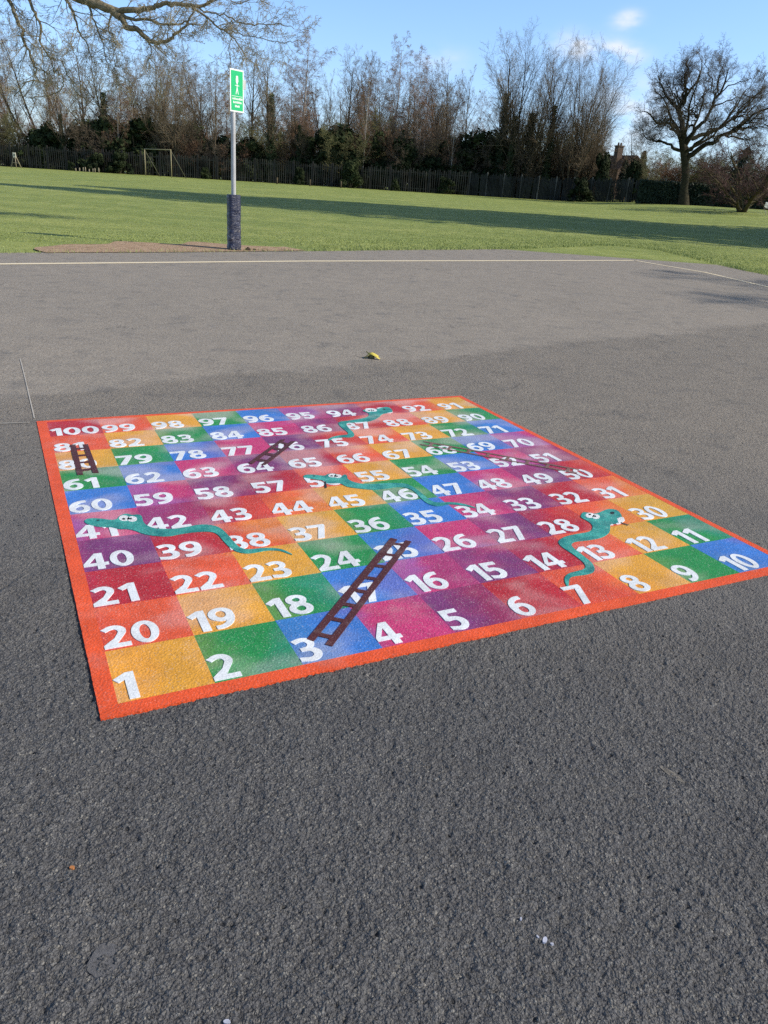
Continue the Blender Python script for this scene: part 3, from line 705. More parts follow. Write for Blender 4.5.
# sits in front of the pole on its sunny side
nrm = Vector((math.sin(R(57)), -math.cos(R(57)), 0)); sroot.location = PB + nrm * 0.052 + Vector((math.cos(R(57)), math.sin(R(57)), 0)) * 0.06 + Vector((0, 0, 2.508))
M_SW = simple('sign_white', (0.80, 0.82, 0.80), 0.4, 0.5, 0.03, 10); M_SG = simple('sign_green', srgb(20, 182, 112), 0.4, 0.5, 0.05, 10)
bm = bmesh.new(); box_bm(bm, (0, 0, SH / 2), (SW, 0.004, SH), 0, 0); obj('plate', bm, M_SW, sroot)
bm = bmesh.new(); box_bm(bm, (0, -0.004, SH / 2), (SW - 0.05, 0.003, SH - 0.05)); obj('green_panel', bm, M_SG, sroot)
def flat(bm, P, y=-0.0075):
    bm.faces.new([bm.verts.new((x, y, z)) for x, z in P])
bm = bmesh.new()                                   # figure over figure: bar, small ring, A shape
flat(bm, [(-0.035, 0.62), (-0.045, 0.52), (-0.012, 0.47), (0.012, 0.47), (0.045, 0.52), (0.035, 0.62)])
flat(bm, [(0.03 * math.cos(a) + 0.0, 0.445 + 0.02 * math.sin(a)) for a in [2 * PI * k / 12 for k in range(12)]])
flat(bm, [(-0.012, 0.42), (0.012, 0.42), (0.055, 0.285), (0.035, 0.285), (0.0, 0.36), (-0.035, 0.285), (-0.055, 0.285)])
flat(bm, [(-0.075, 0.435), (-0.04, 0.44), (-0.04, 0.452), (-0.075, 0.448)]); flat(bm, [(0.04, 0.44), (0.075, 0.435), (0.075, 0.448), (0.04, 0.452)])
for v in bm.verts: v.co.x *= 0.72; v.co.z = 0.455 + (v.co.z - 0.455) * 0.92
obj('pictogram', bm, M_SW, sroot)
rg = random.Random(4)
bm = bmesh.new(); flat(bm, [(-0.14, 0.262), (0.14, 0.262), (0.14, 0.269), (-0.14, 0.269)]); obj('rule', bm, M_SW, sroot)
for z, w in ((0.205, 0.125), (0.145, 0.105), (0.080, 0.06)):
    x = -w; bm = bmesh.new()
    while x < w - 0.01:
        ww = rg.uniform(0.016, 0.026); hh = rg.choice((0.028, 0.036, 0.036))
        flat(bm, [(x, z), (x + ww, z), (x + ww, z + hh), (x, z + hh)]); x += ww + rg.uniform(0.006, 0.011)
    obj('text_line', bm, M_SW, sroot)

# ------------------------------------------------------------------ litter on the tarmac
def blob_mesh(seed, rx, ry, rz, sub=2, amp=0.35, fr=2.0):
    bm = bmesh.new(); bmesh.ops.create_icosphere(bm, subdivisions=sub, radius=1.0)
    for v in bm.verts:
        k = 1 + amp * mnoise.noise(v.co * fr + Vector((seed * 7.1, seed * 3.3, 0)))
        v.co = Vector((v.co.x * rx * k, v.co.y * ry * k, max(-0.2, v.co.z) * rz * k))
    for f in bm.faces: f.smooth = True
    return bm
bp = gnd(372, 358.5)
ban = thing('banana_skin', 'curled yellow banana skin lying on the tarmac beyond the board', 'banana skin', bp, R(-6)); ban.scale = (0.86,) * 3
t = NT('banana_yellow'); f = t.noise(30, 4, 0.7)
t.base(t.ramp(f, [(0.34, (0.10, 0.07, 0.02)), (0.42, (0.52, 0.42, 0.06)), (0.7, (0.72, 0.62, 0.14))])); M_BY = t.set(0.5, 0.4)
M_BI = simple('banana_inner', (0.16, 0.15, 0.07), 0.8, 0.2, 0.3, 30)
def peel(pts, w0, mat_name):
    bm = bmesh.new(); L = []
    for k, p in enumerate(pts):
        u = k / (len(pts) - 1); w = w0 * (0.35 + 0.9 * math.sin(PI * min(1, u * 0.85 + 0.12)))
        L.append([bm.verts.new((p[0], p[1] + s * w, p[2] - abs(s) * abs(s) * w * 0.5)) for s in (-1, -0.5, 0, 0.5, 1)])
    for a, b in zip(L, L[1:]):
        for i in range(4):
            f = bm.faces.new((a[i], b[i], b[i + 1], a[i + 1])); f.smooth = True
    r = bmesh.ops.extrude_face_region(bm, geom=list(bm.faces))
    for v in [e for e in r['geom'] if isinstance(e, bmesh.types.BMVert)]: v.co.z -= 0.004
    bmesh.ops.recalc_face_normals(bm, faces=bm.faces)
    return bm
obj('peel', peel([(-0.045, 0.0, 0.052), (-0.01, -0.005, 0.064), (0.03, -0.012, 0.052), (0.06, -0.018, 0.030), (0.088, -0.02, 0.013)], 0.024, ''), M_BY, ban)
obj('peel', peel([(-0.03, 0.02, 0.058), (0.0, 0.045, 0.055), (0.035, 0.07, 0.034), (0.06, 0.085, 0.014)], 0.020, ''), M_BY, ban)
obj('peel', peel([(-0.02, -0.01, 0.050), (-0.045, -0.025, 0.042), (-0.065, -0.035, 0.026), (-0.08, -0.04, 0.012)], 0.022, ''), M_BI, ban, 'dark underside flap of the banana skin')
bm = blob_mesh(1, 0.035, 0.025, 0.040); bmesh.ops.translate(bm, verts=bm.verts, vec=(-0.01, 0, 0.012)); obj('flesh', bm, M_BI, ban)
bm = bmesh.new(); tube_bm(bm, [(-0.04, 0, 0.052), (-0.058, 0.006, 0.062), (-0.068, 0.008, 0.066)], [0.007, 0.006, 0.006], 8); obj('stalk', bm, M_BI, ban)

M_CLOD = simple('dark_soil', (0.06, 0.045, 0.035), 0.95, 0.1, 0.3, 30, 0.6)
for i, (px, py, s, lab) in enumerate([(247.5, 250.6, 0.055, 'larger dark clod of soil just right of the padded post'), (254.5, 250.4, 0.032, 'smaller dark clod of soil right of the larger clod')]):
    tag(obj('soil_clod', blob_mesh(i + 3, s, s * .8, s * .9, 2, 0.6, 2.5), M_CLOD, None, None, gnd(px, py) + Vector((0, 0, 0.01))), lab, 'soil clod', 'clods beside the post')
def patch(seed, rx, ry, z=-0.0005, n=26):
    bm = bmesh.new(); P = []
    for k in range(n):
        a = 2 * PI * k / n; q = 1 + 0.28 * mnoise.noise(Vector((math.cos(a) * 1.5, math.sin(a) * 1.5, seed * 5.0)))
        P.append((rx * q * math.cos(a), ry * q * math.sin(a)))
    prism(bm, P, -0.014, z); return bm
M_GUM = simple('trodden_gum', (0.150, 0.149, 0.158), 0.85, 0.2, 0.25, 90, 0.6)
g = gnd(104, 959); tag(obj('gum_patch', patch(1, 0.034, 0.036, -0.0035), M_GUM, None, None, g), 'round grey patch of trodden gum near the bottom left', 'gum patch')
M_DUST = simple('pale_grit', (0.20, 0.185, 0.165), 0.9, 0.2, 0.5, 60, 0.4)
g = gnd(672, 773); o = tag(obj('scuff_mark', patch(5, 0.010, 0.040, -0.0036), M_DUST, None, None, g), 'pale elongated gouge in the tarmac at the lower right', 'scuff mark'); o.rotation_euler.z = R(38)
M_PAPER = simple('white_paper', (0.42, 0.44, 0.54), 0.8, 0.2, 0.2, 60)
for i, (px, py, s, lab) in enumerate([(227, 1021, 0.007, 'tiny white scrap at the very bottom edge of the tarmac'), (545, 939, 0.008, 'largest of the pale blue chalk flecks on the lower right tarmac'), (538, 936, 0.004, 'small chalk fleck left of the largest pale blue fleck'), (552, 943, 0.004, 'small chalk fleck right of the largest pale blue fleck'), (521, 918, 0.004, 'lone white fleck above the pale blue chalk flecks')]):
    o = tag(obj('white_scrap', patch(i + 9, s, s * 0.6, -0.001, 9), M_PAPER, None, None, gnd(px, py)), lab, 'scrap', 'white scraps on the tarmac'); o.rotation_euler.z = i * 1.1
o = tag(obj('leaf_fragment', patch(4, 0.006, 0.005, 0.0, 8), simple('orange_leaf', (0.34, 0.14, 0.05), 0.8), None, None, gnd(72, 867)), 'tiny orange leaf fragment on the lower left tarmac', 'leaf')

#TREES
# ------------------------------------------------------------------ trees
def grow(rng, p, d, L, r, lvl, P, out):
    n = P['nseg'][lvl]; last = len(P['nseg']) - 1
    pts = [p]; rads = [r]; dirs = [d]; tip = P['tip'][lvl]
    wob, trop = P['wob'][lvl], P['trop'][lvl]
    for i in range(n):
        d = (d + Vector((rng.gauss(0, wob), rng.gauss(0, wob), rng.gauss(0, wob) + trop))).normalized()
        p = p + d * (L / n); pts.append(p); rads.append(r * (1 + (tip - 1) * (i + 1) / n)); dirs.append(d)
    out[lvl].append((pts, rads))
    if lvl == last: return
    nc = P['nch'][lvl]; nc = max(1, int(nc * rng.uniform(0.75, 1.25)))
    for k in range(nc):
        t = P['t0'][lvl] + (1 - P['t0'][lvl]) * (k + rng.random()) / nc
        x = min(t, 0.999) * n; i = int(x); u = x - i
        q = pts[i].lerp(pts[i + 1], u); dd = dirs[i + 1]; rr = rads[i] + (rads[i + 1] - rads[i]) * u
        az = rng.uniform(0, 2 * PI); ang = R(P['ang'][lvl] * rng.uniform(0.65, 1.35))
        s = dd.orthogonal().normalized(); s.rotate(Matrix.Rotation(az, 3, dd))
        nd = (dd * math.cos(ang) + s * math.sin(ang)).normalized()
        ll = L * P['lr'][lvl] * rng.uniform(0.7, 1.25) * (P['env'](t) if lvl == 0 else (1.15 - 0.65 * t))
        grow(rng, q, nd, ll, max(P['rmin'], rr * P['rr'][lvl]), lvl + 1, P, out)
def tree_meshes(name, stems, P, seed, twig_from=3):
    """stems: list of (base, dir, length, radius) -> trunk mesh (limbs) and crown mesh (branches, twigs)"""
    rng = random.Random(seed); out = [[] for _ in P['nseg']]
    for (b, d, L, r) in stems: grow(rng, Vector(b), Vector(d).normalized(), L, r, 0, P, out)
    bm = bmesh.new(); crown = []
    for lv, lst in enumerate(out):
        for pts, rads in lst:
            if lv < min(2, twig_from):
                if lv == 0: pts = [pts[0] - (pts[1] - pts[0]).normalized() * 0.3] + pts; rads = [rads[0] * 1.35] + rads
                tube_bm(bm, pts, rads, 7 if lv == 0 else 5, False)
            else:
                for a, b, ra, rb in zip(pts, pts[1:], rads, rads[1:]): crown.append((*a, *b, ra, rb))
    me = bpy.data.meshes.new('trunk'); bm.to_mesh(me); bm.free()
    cm = mesh_np('crown', *tubes_np(crown, 3))
    return me, cm
def leafcloud(n, size, seed, place):
    """n small leaf quads (slightly folded triangles pairs) placed by place(rng)->(pos, normal-ish)"""
    rg = random.Random(seed); v = []; f = []
    for k in range(n):
        p, nn = place(rg)
        nn = (nn + Vector((rg.gauss(0, .6), rg.gauss(0, .6), rg.gauss(0, .6) + 0.3))).normalized()
        a = nn.orthogonal().normalized(); a.rotate(Matrix.Rotation(rg.uniform(0, 6.28), 3, nn)); b = nn.cross(a)
        s = size * rg.uniform(0.6, 1.4)
        i = len(v); v += [p - a * s, p + b * s * 0.55, p + a * s, p - b * s * 0.55]; f.append((i, i + 1, i + 2, i + 3))
    return mesh_np('leaves', [x[:] for x in v], f)
def lumpy(rx, ry, rz, lumps, seed, zc=None):
    """random point sampler: clusters of lumps making an uneven crown"""
    rg0 = random.Random(seed); L = []
    for _ in range(lumps):
        th = rg0.uniform(0, 2 * PI); q = rg0.random() ** 0.6; z = rg0.random()
        w = (1 - 0.55 * z) * rg0.uniform(0.75, 1.1)
        L.append((Vector((rx * q * math.cos(th) * w, ry * q * math.sin(th) * w, rz * z)), rg0.uniform(0.16, 0.34)))
    def place(rg):
        c, s = rg.choice(L)
        d = Vector((rg.gauss(0, 1), rg.gauss(0, 1), rg.gauss(0, 1))).normalized()
        q = rg.random() ** 0.4
        p = c + Vector((d.x * rx, d.y * ry, d.z * rz * 0.6)) * s * q
        p.z = max(0.02, p.z); return p, d
    return place

def barkmat(name, lo, hi, scale=6):
    t = NT(name); f = t.noise(scale, 5, 0.65); oi = t.new('ShaderNodeObjectInfo').outputs['Random']
    c = t.ramp(f, [(0.3, lo), (0.7, hi)])
    c = t.mix(1.0, c, t.ramp(oi, [(0.0, (0.8, 0.8, 0.8)), (1.0, (1.2, 1.17, 1.12))]), 'MULTIPLY')
    t.base(c); t.bump(t.noise(scale * 5, 3), 0.6, 0.04); return t.set(0.9, 0.15)
M_BARK = barkmat('bark', (0.055, 0.043, 0.028), (0.15, 0.118, 0.080))
M_BARKD = barkmat('dark_bark', (0.030, 0.025, 0.018), (0.085, 0.070, 0.048))
M_BARKG = barkmat('mossy_bark', (0.030, 0.027, 0.018), (0.125, 0.108, 0.058))
M_BIRCH = barkmat('birch_bark', (0.16, 0.14, 0.12), (0.50, 0.46, 0.42), 5)
M_PALE = barkmat('sunlit_pale_bark', (0.14, 0.115, 0.07), (0.36, 0.30, 0.20), 9)  # sunlit paleness of the near tree, put into its bark colour
M_TW = leafmat('brown_twigs', (0.125, 0.096, 0.066), (0.28, 0.220, 0.155), 0.8, 0.5, 0.1)
M_TWS = leafmat('dark_brown_twigs', (0.050, 0.040, 0.030), (0.17, 0.135, 0.10), 0.8, 0.35, 0.1)
M_TWG = leafmat('grey_twigs', (0.115, 0.090, 0.060), (0.27, 0.215, 0.148), 0.8, 0.5, 0.1)
M_TWR = leafmat('reddish_twigs', (0.15, 0.088, 0.058), (0.30, 0.195, 0.130), 0.8, 0.5, 0.1)
M_TWO = leafmat('oak_twigs', (0.066, 0.054, 0.043), (0.175, 0.142, 0.108), 0.8, 0.5, 0.1)
M_TWY = leafmat('straw_twigs', (0.24, 0.19, 0.10), (0.38, 0.32, 0.17), 0.8, 0.5, 0.1)
M_TWP = leafmat('purple_twigs', (0.075, 0.045, 0.042), (0.19, 0.115, 0.105), 0.8, 0.5, 0.1)
M_TWV = leafmat('olive_twigs', (0.10, 0.10, 0.05), (0.22, 0.21, 0.10), 0.8, 0.5, 0.1)
M_IVY = leafmat('ivy_leaves', (0.009, 0.018, 0.008), (0.046, 0.066, 0.024), 0.65, 0.9, 0.2)
M_EVG = leafmat('evergreen_leaves', (0.009, 0.016, 0.007), (0.050, 0.066, 0.024), 0.75, 0.7, 0.15)
M_CON = leafmat('conifer_leaves', (0.008, 0.016, 0.010), (0.032, 0.048, 0.026), 0.6, 0.7, 0.2)

one = lambda t: 1.0
P_TALL = dict(nseg=[9, 6, 4, 3, 2], tip=[0.16, 0.3, 0.4, 0.5, 0.6], wob=[0.055, 0.10, 0.14, 0.18, 0.22], trop=[0.05, 0.11, 0.08, 0.05, 0.02],
              nch=[17, 7, 6, 5], t0=[0.24, 0.15, 0.15, 0.1], ang=[42, 42, 42, 40], lr=[0.38, 0.50, 0.58, 0.72], rr=[0.50, 0.5, 0.5, 0.55], rmin=0.0088,
              env=lambda t: 1.25 - 0.72 * t)
P_BIRCH = dict(nseg=[10, 5, 4, 3, 2], tip=[0.12, 0.3, 0.4, 0.5, 0.6], wob=[0.035, 0.10, 0.14, 0.16, 0.2], trop=[0.04, 0.10, -0.05, -0.16, -0.22],
               nch=[28, 7, 7, 5], t0=[0.2, 0.15, 0.15, 0.1], ang=[38, 40, 42, 40], lr=[0.26, 0.52, 0.6, 0.8], rr=[0.34, 0.5, 0.55, 0.6], rmin=0.0095,
               env=lambda t: 1.2 - 0.65 * t)
P_FAN = dict(nseg=[9, 6, 4, 3], tip=[0.12, 0.25, 0.4, 0.5], wob=[0.055, 0.08, 0.12, 0.16], trop=[0.045, 0.06, 0.02, 0.0],
             nch=[17, 9, 8], t0=[0.16, 0.1, 0.1], ang=[30, 36, 40], lr=[0.40, 0.48, 0.58], rr=[0.5, 0.5, 0.55], rmin=0.0075, env=lambda t: 1.15 - 0.55 * t)
P_SCRUB = dict(nseg=[6, 4, 3, 2], tip=[0.2, 0.3, 0.5, 0.6], wob=[0.10, 0.14, 0.2, 0.25], trop=[0.04, 0.05, 0.0, -0.03],
               nch=[14, 8, 7], t0=[0.08, 0.1, 0.1], ang=[38, 42, 45], lr=[0.42, 0.5, 0.55], rr=[0.5, 0.6, 0.7], rmin=0.010, env=lambda t: 1.1 - 0.5 * t)
P_OAK = dict(nseg=[8, 6, 5, 3, 2], tip=[0.22, 0.28, 0.35, 0.5, 0.6], wob=[0.10, 0.14, 0.18, 0.22, 0.25], trop=[0.055, 0.05, 0.03, 0.02, 0.0],
             nch=[9, 7, 6, 5], t0=[0.25, 0.2, 0.15, 0.1], ang=[46, 46, 45, 42], lr=[0.50, 0.48, 0.52, 0.55], rr=[0.52, 0.55, 0.55, 0.6], rmin=0.009, env=lambda t: 1.15 - 0.6 * t)

def ivy_mesh(h, r, seed, n=1500):
    def place(rg):
        z = h * rg.random() ** 1.15; th = rg.uniform(0, 2 * PI)
        q = r * (0.25 + 0.9 * rg.random()) * (1.15 - 0.75 * z / h) * (0.75 + 0.5 * mnoise.noise(Vector((math.cos(th), math.sin(th), z * 0.9 + seed))))
        d = Vector((math.cos(th), math.sin(th), 0.2)); return Vector((q * math.cos(th), q * math.sin(th), z)), d
    return leafcloud(n, 0.13, seed, place)

# ---- one of each kind, 20 m tall where it is a tree
KIND = {}
def kind(name, me_trunk, me_crown, bark, twig, ivy=None, h=20.0):
    me_trunk.materials.append(bark); me_crown.materials.append(twig)
    if ivy: ivy.materials.append(M_IVY)
    zs = float(np.percentile([v.co.z for v in me_crown.vertices], 99.85 if name.startswith('fan') else 98.6)); KIND[name] = (me_trunk, me_crown, ivy, zs)
def forked(seed, n, spread, r, L=13, base=(0, 0, 0)):
    g = random.Random(seed); S = []
    for k in range(n):
        a = 2 * PI * (k + g.uniform(-.3, .3)) / n; s = spread * g.uniform(0.6, 1.2)
        S.append(((base[0] + 0.15 * math.cos(a), base[1] + 0.15 * math.sin(a), base[2]), (s * math.cos(a), s * math.sin(a), 1), L * g.uniform(0.85, 1.1), r * g.uniform(0.8, 1.1)))
    return S
kind('tall_a', *tree_meshes('a', [((0, 0, 0), (0.05, 0, 1), 17, 0.30)], P_TALL, 1), M_BARK, M_TW)
kind('tall_b', *tree_meshes('b', forked(2, 2, 0.16, 0.25, 16), P_TALL, 12), M_BARKD, M_TWG)
kind('tall_c', *tree_meshes('c', forked(5, 3, 0.22, 0.23, 15), dict(P_TALL, nch=[16, 8, 7, 5]), 23), M_BARK, M_TWG, ivy_mesh(9, 1.1, 4, 3200))
kind('ivied', *tree_meshes('d', [((0, 0, 0), (-0.04, 0, 1), 17, 0.33)], P_TALL, 31), M_BARKD, M_TW, ivy_mesh(13, 1.5, 8, 5200))
kind('birch_a', *tree_meshes('e', [((0, 0, 0), (0.03, 0, 1), 18, 0.20)], P_BIRCH, 41), M_BIRCH, M_TWR)
kind('birch_b', *tree_meshes('f', forked(7, 2, 0.10, 0.17, 17), dict(P_BIRCH, nch=[20, 7, 7, 4]), 43), M_BIRCH, M_TWR)
kind('fan', *tree_meshes('g', forked(9, 8, 0.40, 0.17, 15), P_FAN, 51, 2), M_BARK, M_TWG)
kind('fan_ivied', *tree_meshes('g2', forked(21, 6, 0.34, 0.20, 15), dict(P_FAN, nch=[18, 9, 8]), 57, 2), M_BARKD, M_TWG, ivy_mesh(10, 1.3, 11, 4000))
kind('willow', *tree_meshes('h', forked(10, 6, 0.35, 0.10, 14), dict(P_BIRCH, nch=[9, 6, 6, 4]), 53), M_BARKG, M_TWV)
kind('leaning', *tree_meshes('i', [((0, 0, 0), (-0.55, 0, 1), 17, 0.22), ((0.4, 0, 0), (-0.34, 0.1, 1), 18, 0.22), ((0.9, 0.2, 0), (-0.1, -.1, 1), 17, 0.18)], dict(P_TALL, nch=[14, 7, 7, 5]), 61), M_BARKD, M_TWG)
kind('scrub_a', *tree_meshes('j', forked(12, 9, 0.45, 0.045, 5.0), P_SCRUB, 71, 1), M_BARK, M_TWS)
kind('scrub_b', *tree_meshes('k', forked(14, 11, 0.55, 0.04, 4.6), P_SCRUB, 72, 1), M_BARK, M_TWV)
kind('scrub_c', *tree_meshes('l', forked(15, 8, 0.35, 0.045, 5.4), P_SCRUB, 73, 1), M_BARK, M_TWR)

def add_tree(name, label, x, y, h, k, rz, group=None, wide=1.0, ivy=None, sink=0.05):
    tr, cr, iv, zs = KIND[k]
    s = h / zs
    r = thing(name, label, 'tree' if 'thicket' not in name else 'thicket', (x, y, ter(x, y) - sink), rz, group); r.scale = (s * wide, s * wide, s)
    for nm, me in (('trunk', tr), ('crown', cr)):
        o = bpy.data.objects.new(nm, me); COL.objects.link(o); o.parent = r
    if iv is not None:
        o = bpy.data.objects.new('ivy', iv); COL.objects.link(o); o.parent = r
    return r
def px_tree(px, top, Y, **k):
    """stand a tree of the right height where the photo shows it"""
    p = at(px, 150, Y); x = p.x
    return x, Y, at(px, top, Y).z - ter(x, Y)

TREES = [ # px, top, depth, kind, width, name, label
 (118, 70, 87.9, 'birch_a', 0.7, 'birch_tree', 'thin pale trunked birch just left of the goal frame'),
 (452, 78, 87.0, 'birch_a', 0.7, 'birch_tree', 'thin pale trunked birch at the left of the dark slatted fence'),
 (214, 66, 87.9, 'tall_a', 0.8, 'bare_tree', 'bare tree with a clear trunk close behind the fence left of the sign'),
 (330, 72, 87.8, 'tall_a', 0.7, 'bare_tree', 'bare tree with a clear trunk close behind the fence right of the sign'),
 (-38, 14, 97, 'tall_b', 1.0, 'bare_tree', 'grey bare tree cut by the left edge of the photo'),
 (6, 30, 100, 'birch_b', 1.0, 'birch_tree', 'hazy twin birch behind the wooden stand at far left'),
 (44, 22, 95, 'leaning', 1.0, 'bare_tree', 'dark tree whose stems lean to the left above the wooden stand'),
 (60, 52, 92, 'birch_a', 0.9, 'birch_tree', 'slim reddish birch behind the dark leaning tree'),
 (63, 84, 88.2, 'ivied', 0.85, 'ivy_clad_tree', 'short tree with thick dark ivy right of the leaning tree'),
 (88, 34, 100, 'tall_a', 1.0, 'bare_tree', 'tall brown bare tree between the leaning tree and the ivy trunk left of the goal'),
 (107, 48, 88.5, 'ivied', 0.9, 'ivy_clad_tree', 'tree with ivy to mid height just left of the goal frame'),
 (128, 62, 99, 'birch_b', 1.0, 'birch_tree', 'brownish twin birch behind the left post of the goal'),
 (150, 36, 103, 'tall_c', 1.0, 'bare_tree', 'tall grey tree directly behind the goal frame'),
 (172, 46, 89, 'fan', 0.95, 'bare_tree', 'fan shaped tree of many stems rising behind the right goal post'),
 (205, 52, 99, 'tall_b', 1.0, 'bare_tree', 'grey forked tree between the goal and the sign post'),
 (228, 62, 101, 'birch_b', 1.0, 'birch_tree', 'hazy birch directly behind the green sign'),
 (250, 40, 99, 'tall_a', 0.9, 'bare_tree', 'tall bare tree immediately right of the green sign'),
 (271, 44, 88.3, 'ivied', 0.95, 'ivy_clad_tree', 'dark ivy covered tree right of the green sign'),
 (299, 92, 88.4, 'ivied', 0.8, 'ivy_clad_tree', 'short dark ivied trunk at the foot of the tall pale birch'),
 (402, 96, 88.2, 'ivied', 0.8, 'ivy_clad_tree', 'short dark ivied trunk at the foot of the rusty twin birch'),
 (512, 70, 86.8, 'ivied', 0.75, 'ivy_clad_tree', 'dark ivied trunk in the middle of the tall ivied group'),
 (300, 27, 97, 'birch_a', 1.15, 'birch_tree', 'tall pale reddish birch, highest of the trees right of the sign'),
 (322, 76, 102, 'tall_b', 0.9, 'bare_tree', 'low grey tree under the gap in the treetops right of the tall birch'),
 (345, 46, 96, 'tall_a', 0.9, 'bare_tree', 'dark bare tree with a clear gap of sky on its left'),
 (363, 60, 87.8, 'birch_a', 0.8, 'birch_tree', 'birch with a bright white trunk near the middle of the tree line'),
 (378, 56, 103, 'tall_c', 0.8, 'bare_tree', 'grey tree behind the white trunked birch'),
 (394, 34, 97, 'birch_a', 0.9, 'birch_tree', 'tall reddish topped birch right of the white trunked birch'),
 (421, 50, 96, 'birch_b', 1.0, 'birch_tree', 'rusty twin birch, broadest of the middle birches'),
 (444, 64, 98, 'tall_b', 0.75, 'bare_tree', 'greenish bare tree right of the rusty twin birch'),
 (465, 68, 97, 'tall_a', 0.8, 'bare_tree', 'low topped bare tree left of the tall ivied group'),
 (482, 92, 99, 'birch_b', 0.8, 'birch_tree', 'small birch close to the left side of the tall ivied group'),
 (501, 34, 87.5, 'ivied', 0.8, 'ivy_clad_tree', 'tall ivy columned tree, left of the big grey group'),
 (528, 24, 87.5, 'fan_ivied', 0.95, 'bare_tree', 'highest grey tree with ivied stems in the big group at centre right'),
 (549, 52, 87.0, 'ivied', 0.7, 'ivy_clad_tree', 'slim ivy covered tree between the two highest grey trees'),
 (575, 28, 87, 'fan', 0.85, 'bare_tree', 'tall grey tree of upswept stems at the right end of the wood'),
 (592, 62, 88, 'fan', 0.7, 'bare_tree', 'shorter upswept tree on the right flank of the wood'),
 (640, 128, 88, 'tall_b', 1.2, 'bare_tree', 'small grey tree between the wood and the oak'),
 (655, 142, 84, 'willow', 1.3, 'willow_tree', 'olive green drooping tree just left of the oak trunk'),
 (712, 146, 92, 'willow', 1.5, 'bare_tree', 'low straw coloured spreading tree right of the oak trunk'),
 (742, 135, 98, 'tall_c', 1.4, 'bare_tree', 'hazy pale tree far behind the oak at the right edge'),
]
rng = random.Random(8)
for i, (px, top, Y, k, wd, nm, lab) in enumerate(TREES):
    x, y, h = px_tree(px, top, Y)
    add_tree(nm, lab, x, y, h, k, rng.uniform(-0.4, 0.4) if k == 'leaning' else rng.uniform(0, 6.28), 'trees of the wood behind the fence' if px < 610 else None, wd)
# second rank further back, seen only as haze through the front rank
for i in range(34):
    px = -55 + i * 19.7 + rng.uniform(-7, 7); Y = rng.uniform(108, 118)
    if 300 < px < 335: continue
    x, y, h = px_tree(px, rng.uniform(62, 98) + (30 if px > 455 else 0), Y)
    add_tree('bare_tree', 'hazy bare tree in the back rank of the wood', x, y, h, rng.choice(['tall_a', 'tall_b', 'tall_c', 'birch_a', 'birch_b']), rng.uniform(0, 6.28), 'back rank of the wood', rng.uniform(0.9, 1.3))
# bare thickets along the foot of the wood
for i in range(76):
    px = -50 + i * 8.9 + rng.uniform(-5, 5); Y = rng.choice([88.6, 91.5, 95, 99, 104]) + rng.uniform(-1, 1)
    if 604 < px < 634 and Y < 105: continue
    x, y, h = px_tree(px, rng.uniform(112, 146) + (8 if px > 460 else 0), Y)
    add_tree('bare_thicket', 'bare twiggy thicket at the foot of the wood', x, y, h, rng.choice(['scrub_a', 'scrub_a', 'scrub_a', 'scrub_b', 'scrub_c']), rng.uniform(0, 6.28), 'thickets at the foot of the wood', rng.uniform(0.9, 1.3))

# low growth behind the oak and hedge
for i in range(16):
    px = 606 + i * 13 + rng.uniform(-5, 5); Y = rng.choice([86, 91, 97])
    if 600 < px < 634: continue
    x, y, h = px_tree(px, rng.uniform(150, 182), Y)
    add_tree('bare_thicket', 'low twiggy thicket behind the oak and the dark hedge', x, y, h, rng.choice(['scrub_a', 'scrub_b', 'scrub_b', 'scrub_c']), rng.uniform(0, 6.28), 'thickets behind the oak', rng.uniform(1.0, 1.5))
# evergreen bushes
BUSH = []
for sd in range(3):
    me = leafcloud(6500, 0.15, 80 + sd, lumpy(2.3, 1.9, 3.6, 30, 90 + sd)); me.materials.append(M_EVG)
    bm = bmesh.new()
    for k in range(6): tube_bm(bm, [(0.1 * math.cos(k), 0.1 * math.sin(k), -0.1), (0.5 * math.cos(k), 0.5 * math.sin(k), 1.4), (1.0 * math.cos(k + .3), 0.9 * math.sin(k + .3), 2.7)], [0.05, 0.04, 0.015], 5, False)
    st = bpy.data.meshes.new('stem'); bm.to_mesh(st); bm.free(); st.materials.append(M_BARKD)
    BUSH.append((me, st))
def bush(label, x, y, s, wide, group=None, rz=None, name='evergreen_bush'):
    me, st = rng.choice(BUSH)
    r = thing(name, label, 'bush', (x, y, ter(x, y) - 0.05), rng.uniform(0, 6.28) if rz is None else rz, group); r.scale = (s * wide, s * wide, s)
    for nm, m_ in (('foliage', me), ('stem', st)):
        o = bpy.data.objects.new(nm, m_); COL.objects.link(o); o.parent = r
for i in range(44):
    px = -45 + i * 14.8 + rng.uniform(-8, 8); Y = rng.choice([88.3, 89, 90, 93])
    if 604 < px < 634: continue
    x, y, h = px_tree(px, rng.choice([rng.uniform(108, 130), rng.uniform(135, 160), rng.uniform(135, 160)]) + px * 0.035, Y)
    bush('dark evergreen bush behind the paling fence', x, y, max(0.5, h / 4.2), rng.uniform(0.9, 1.5), 'evergreen bushes behind the fence')
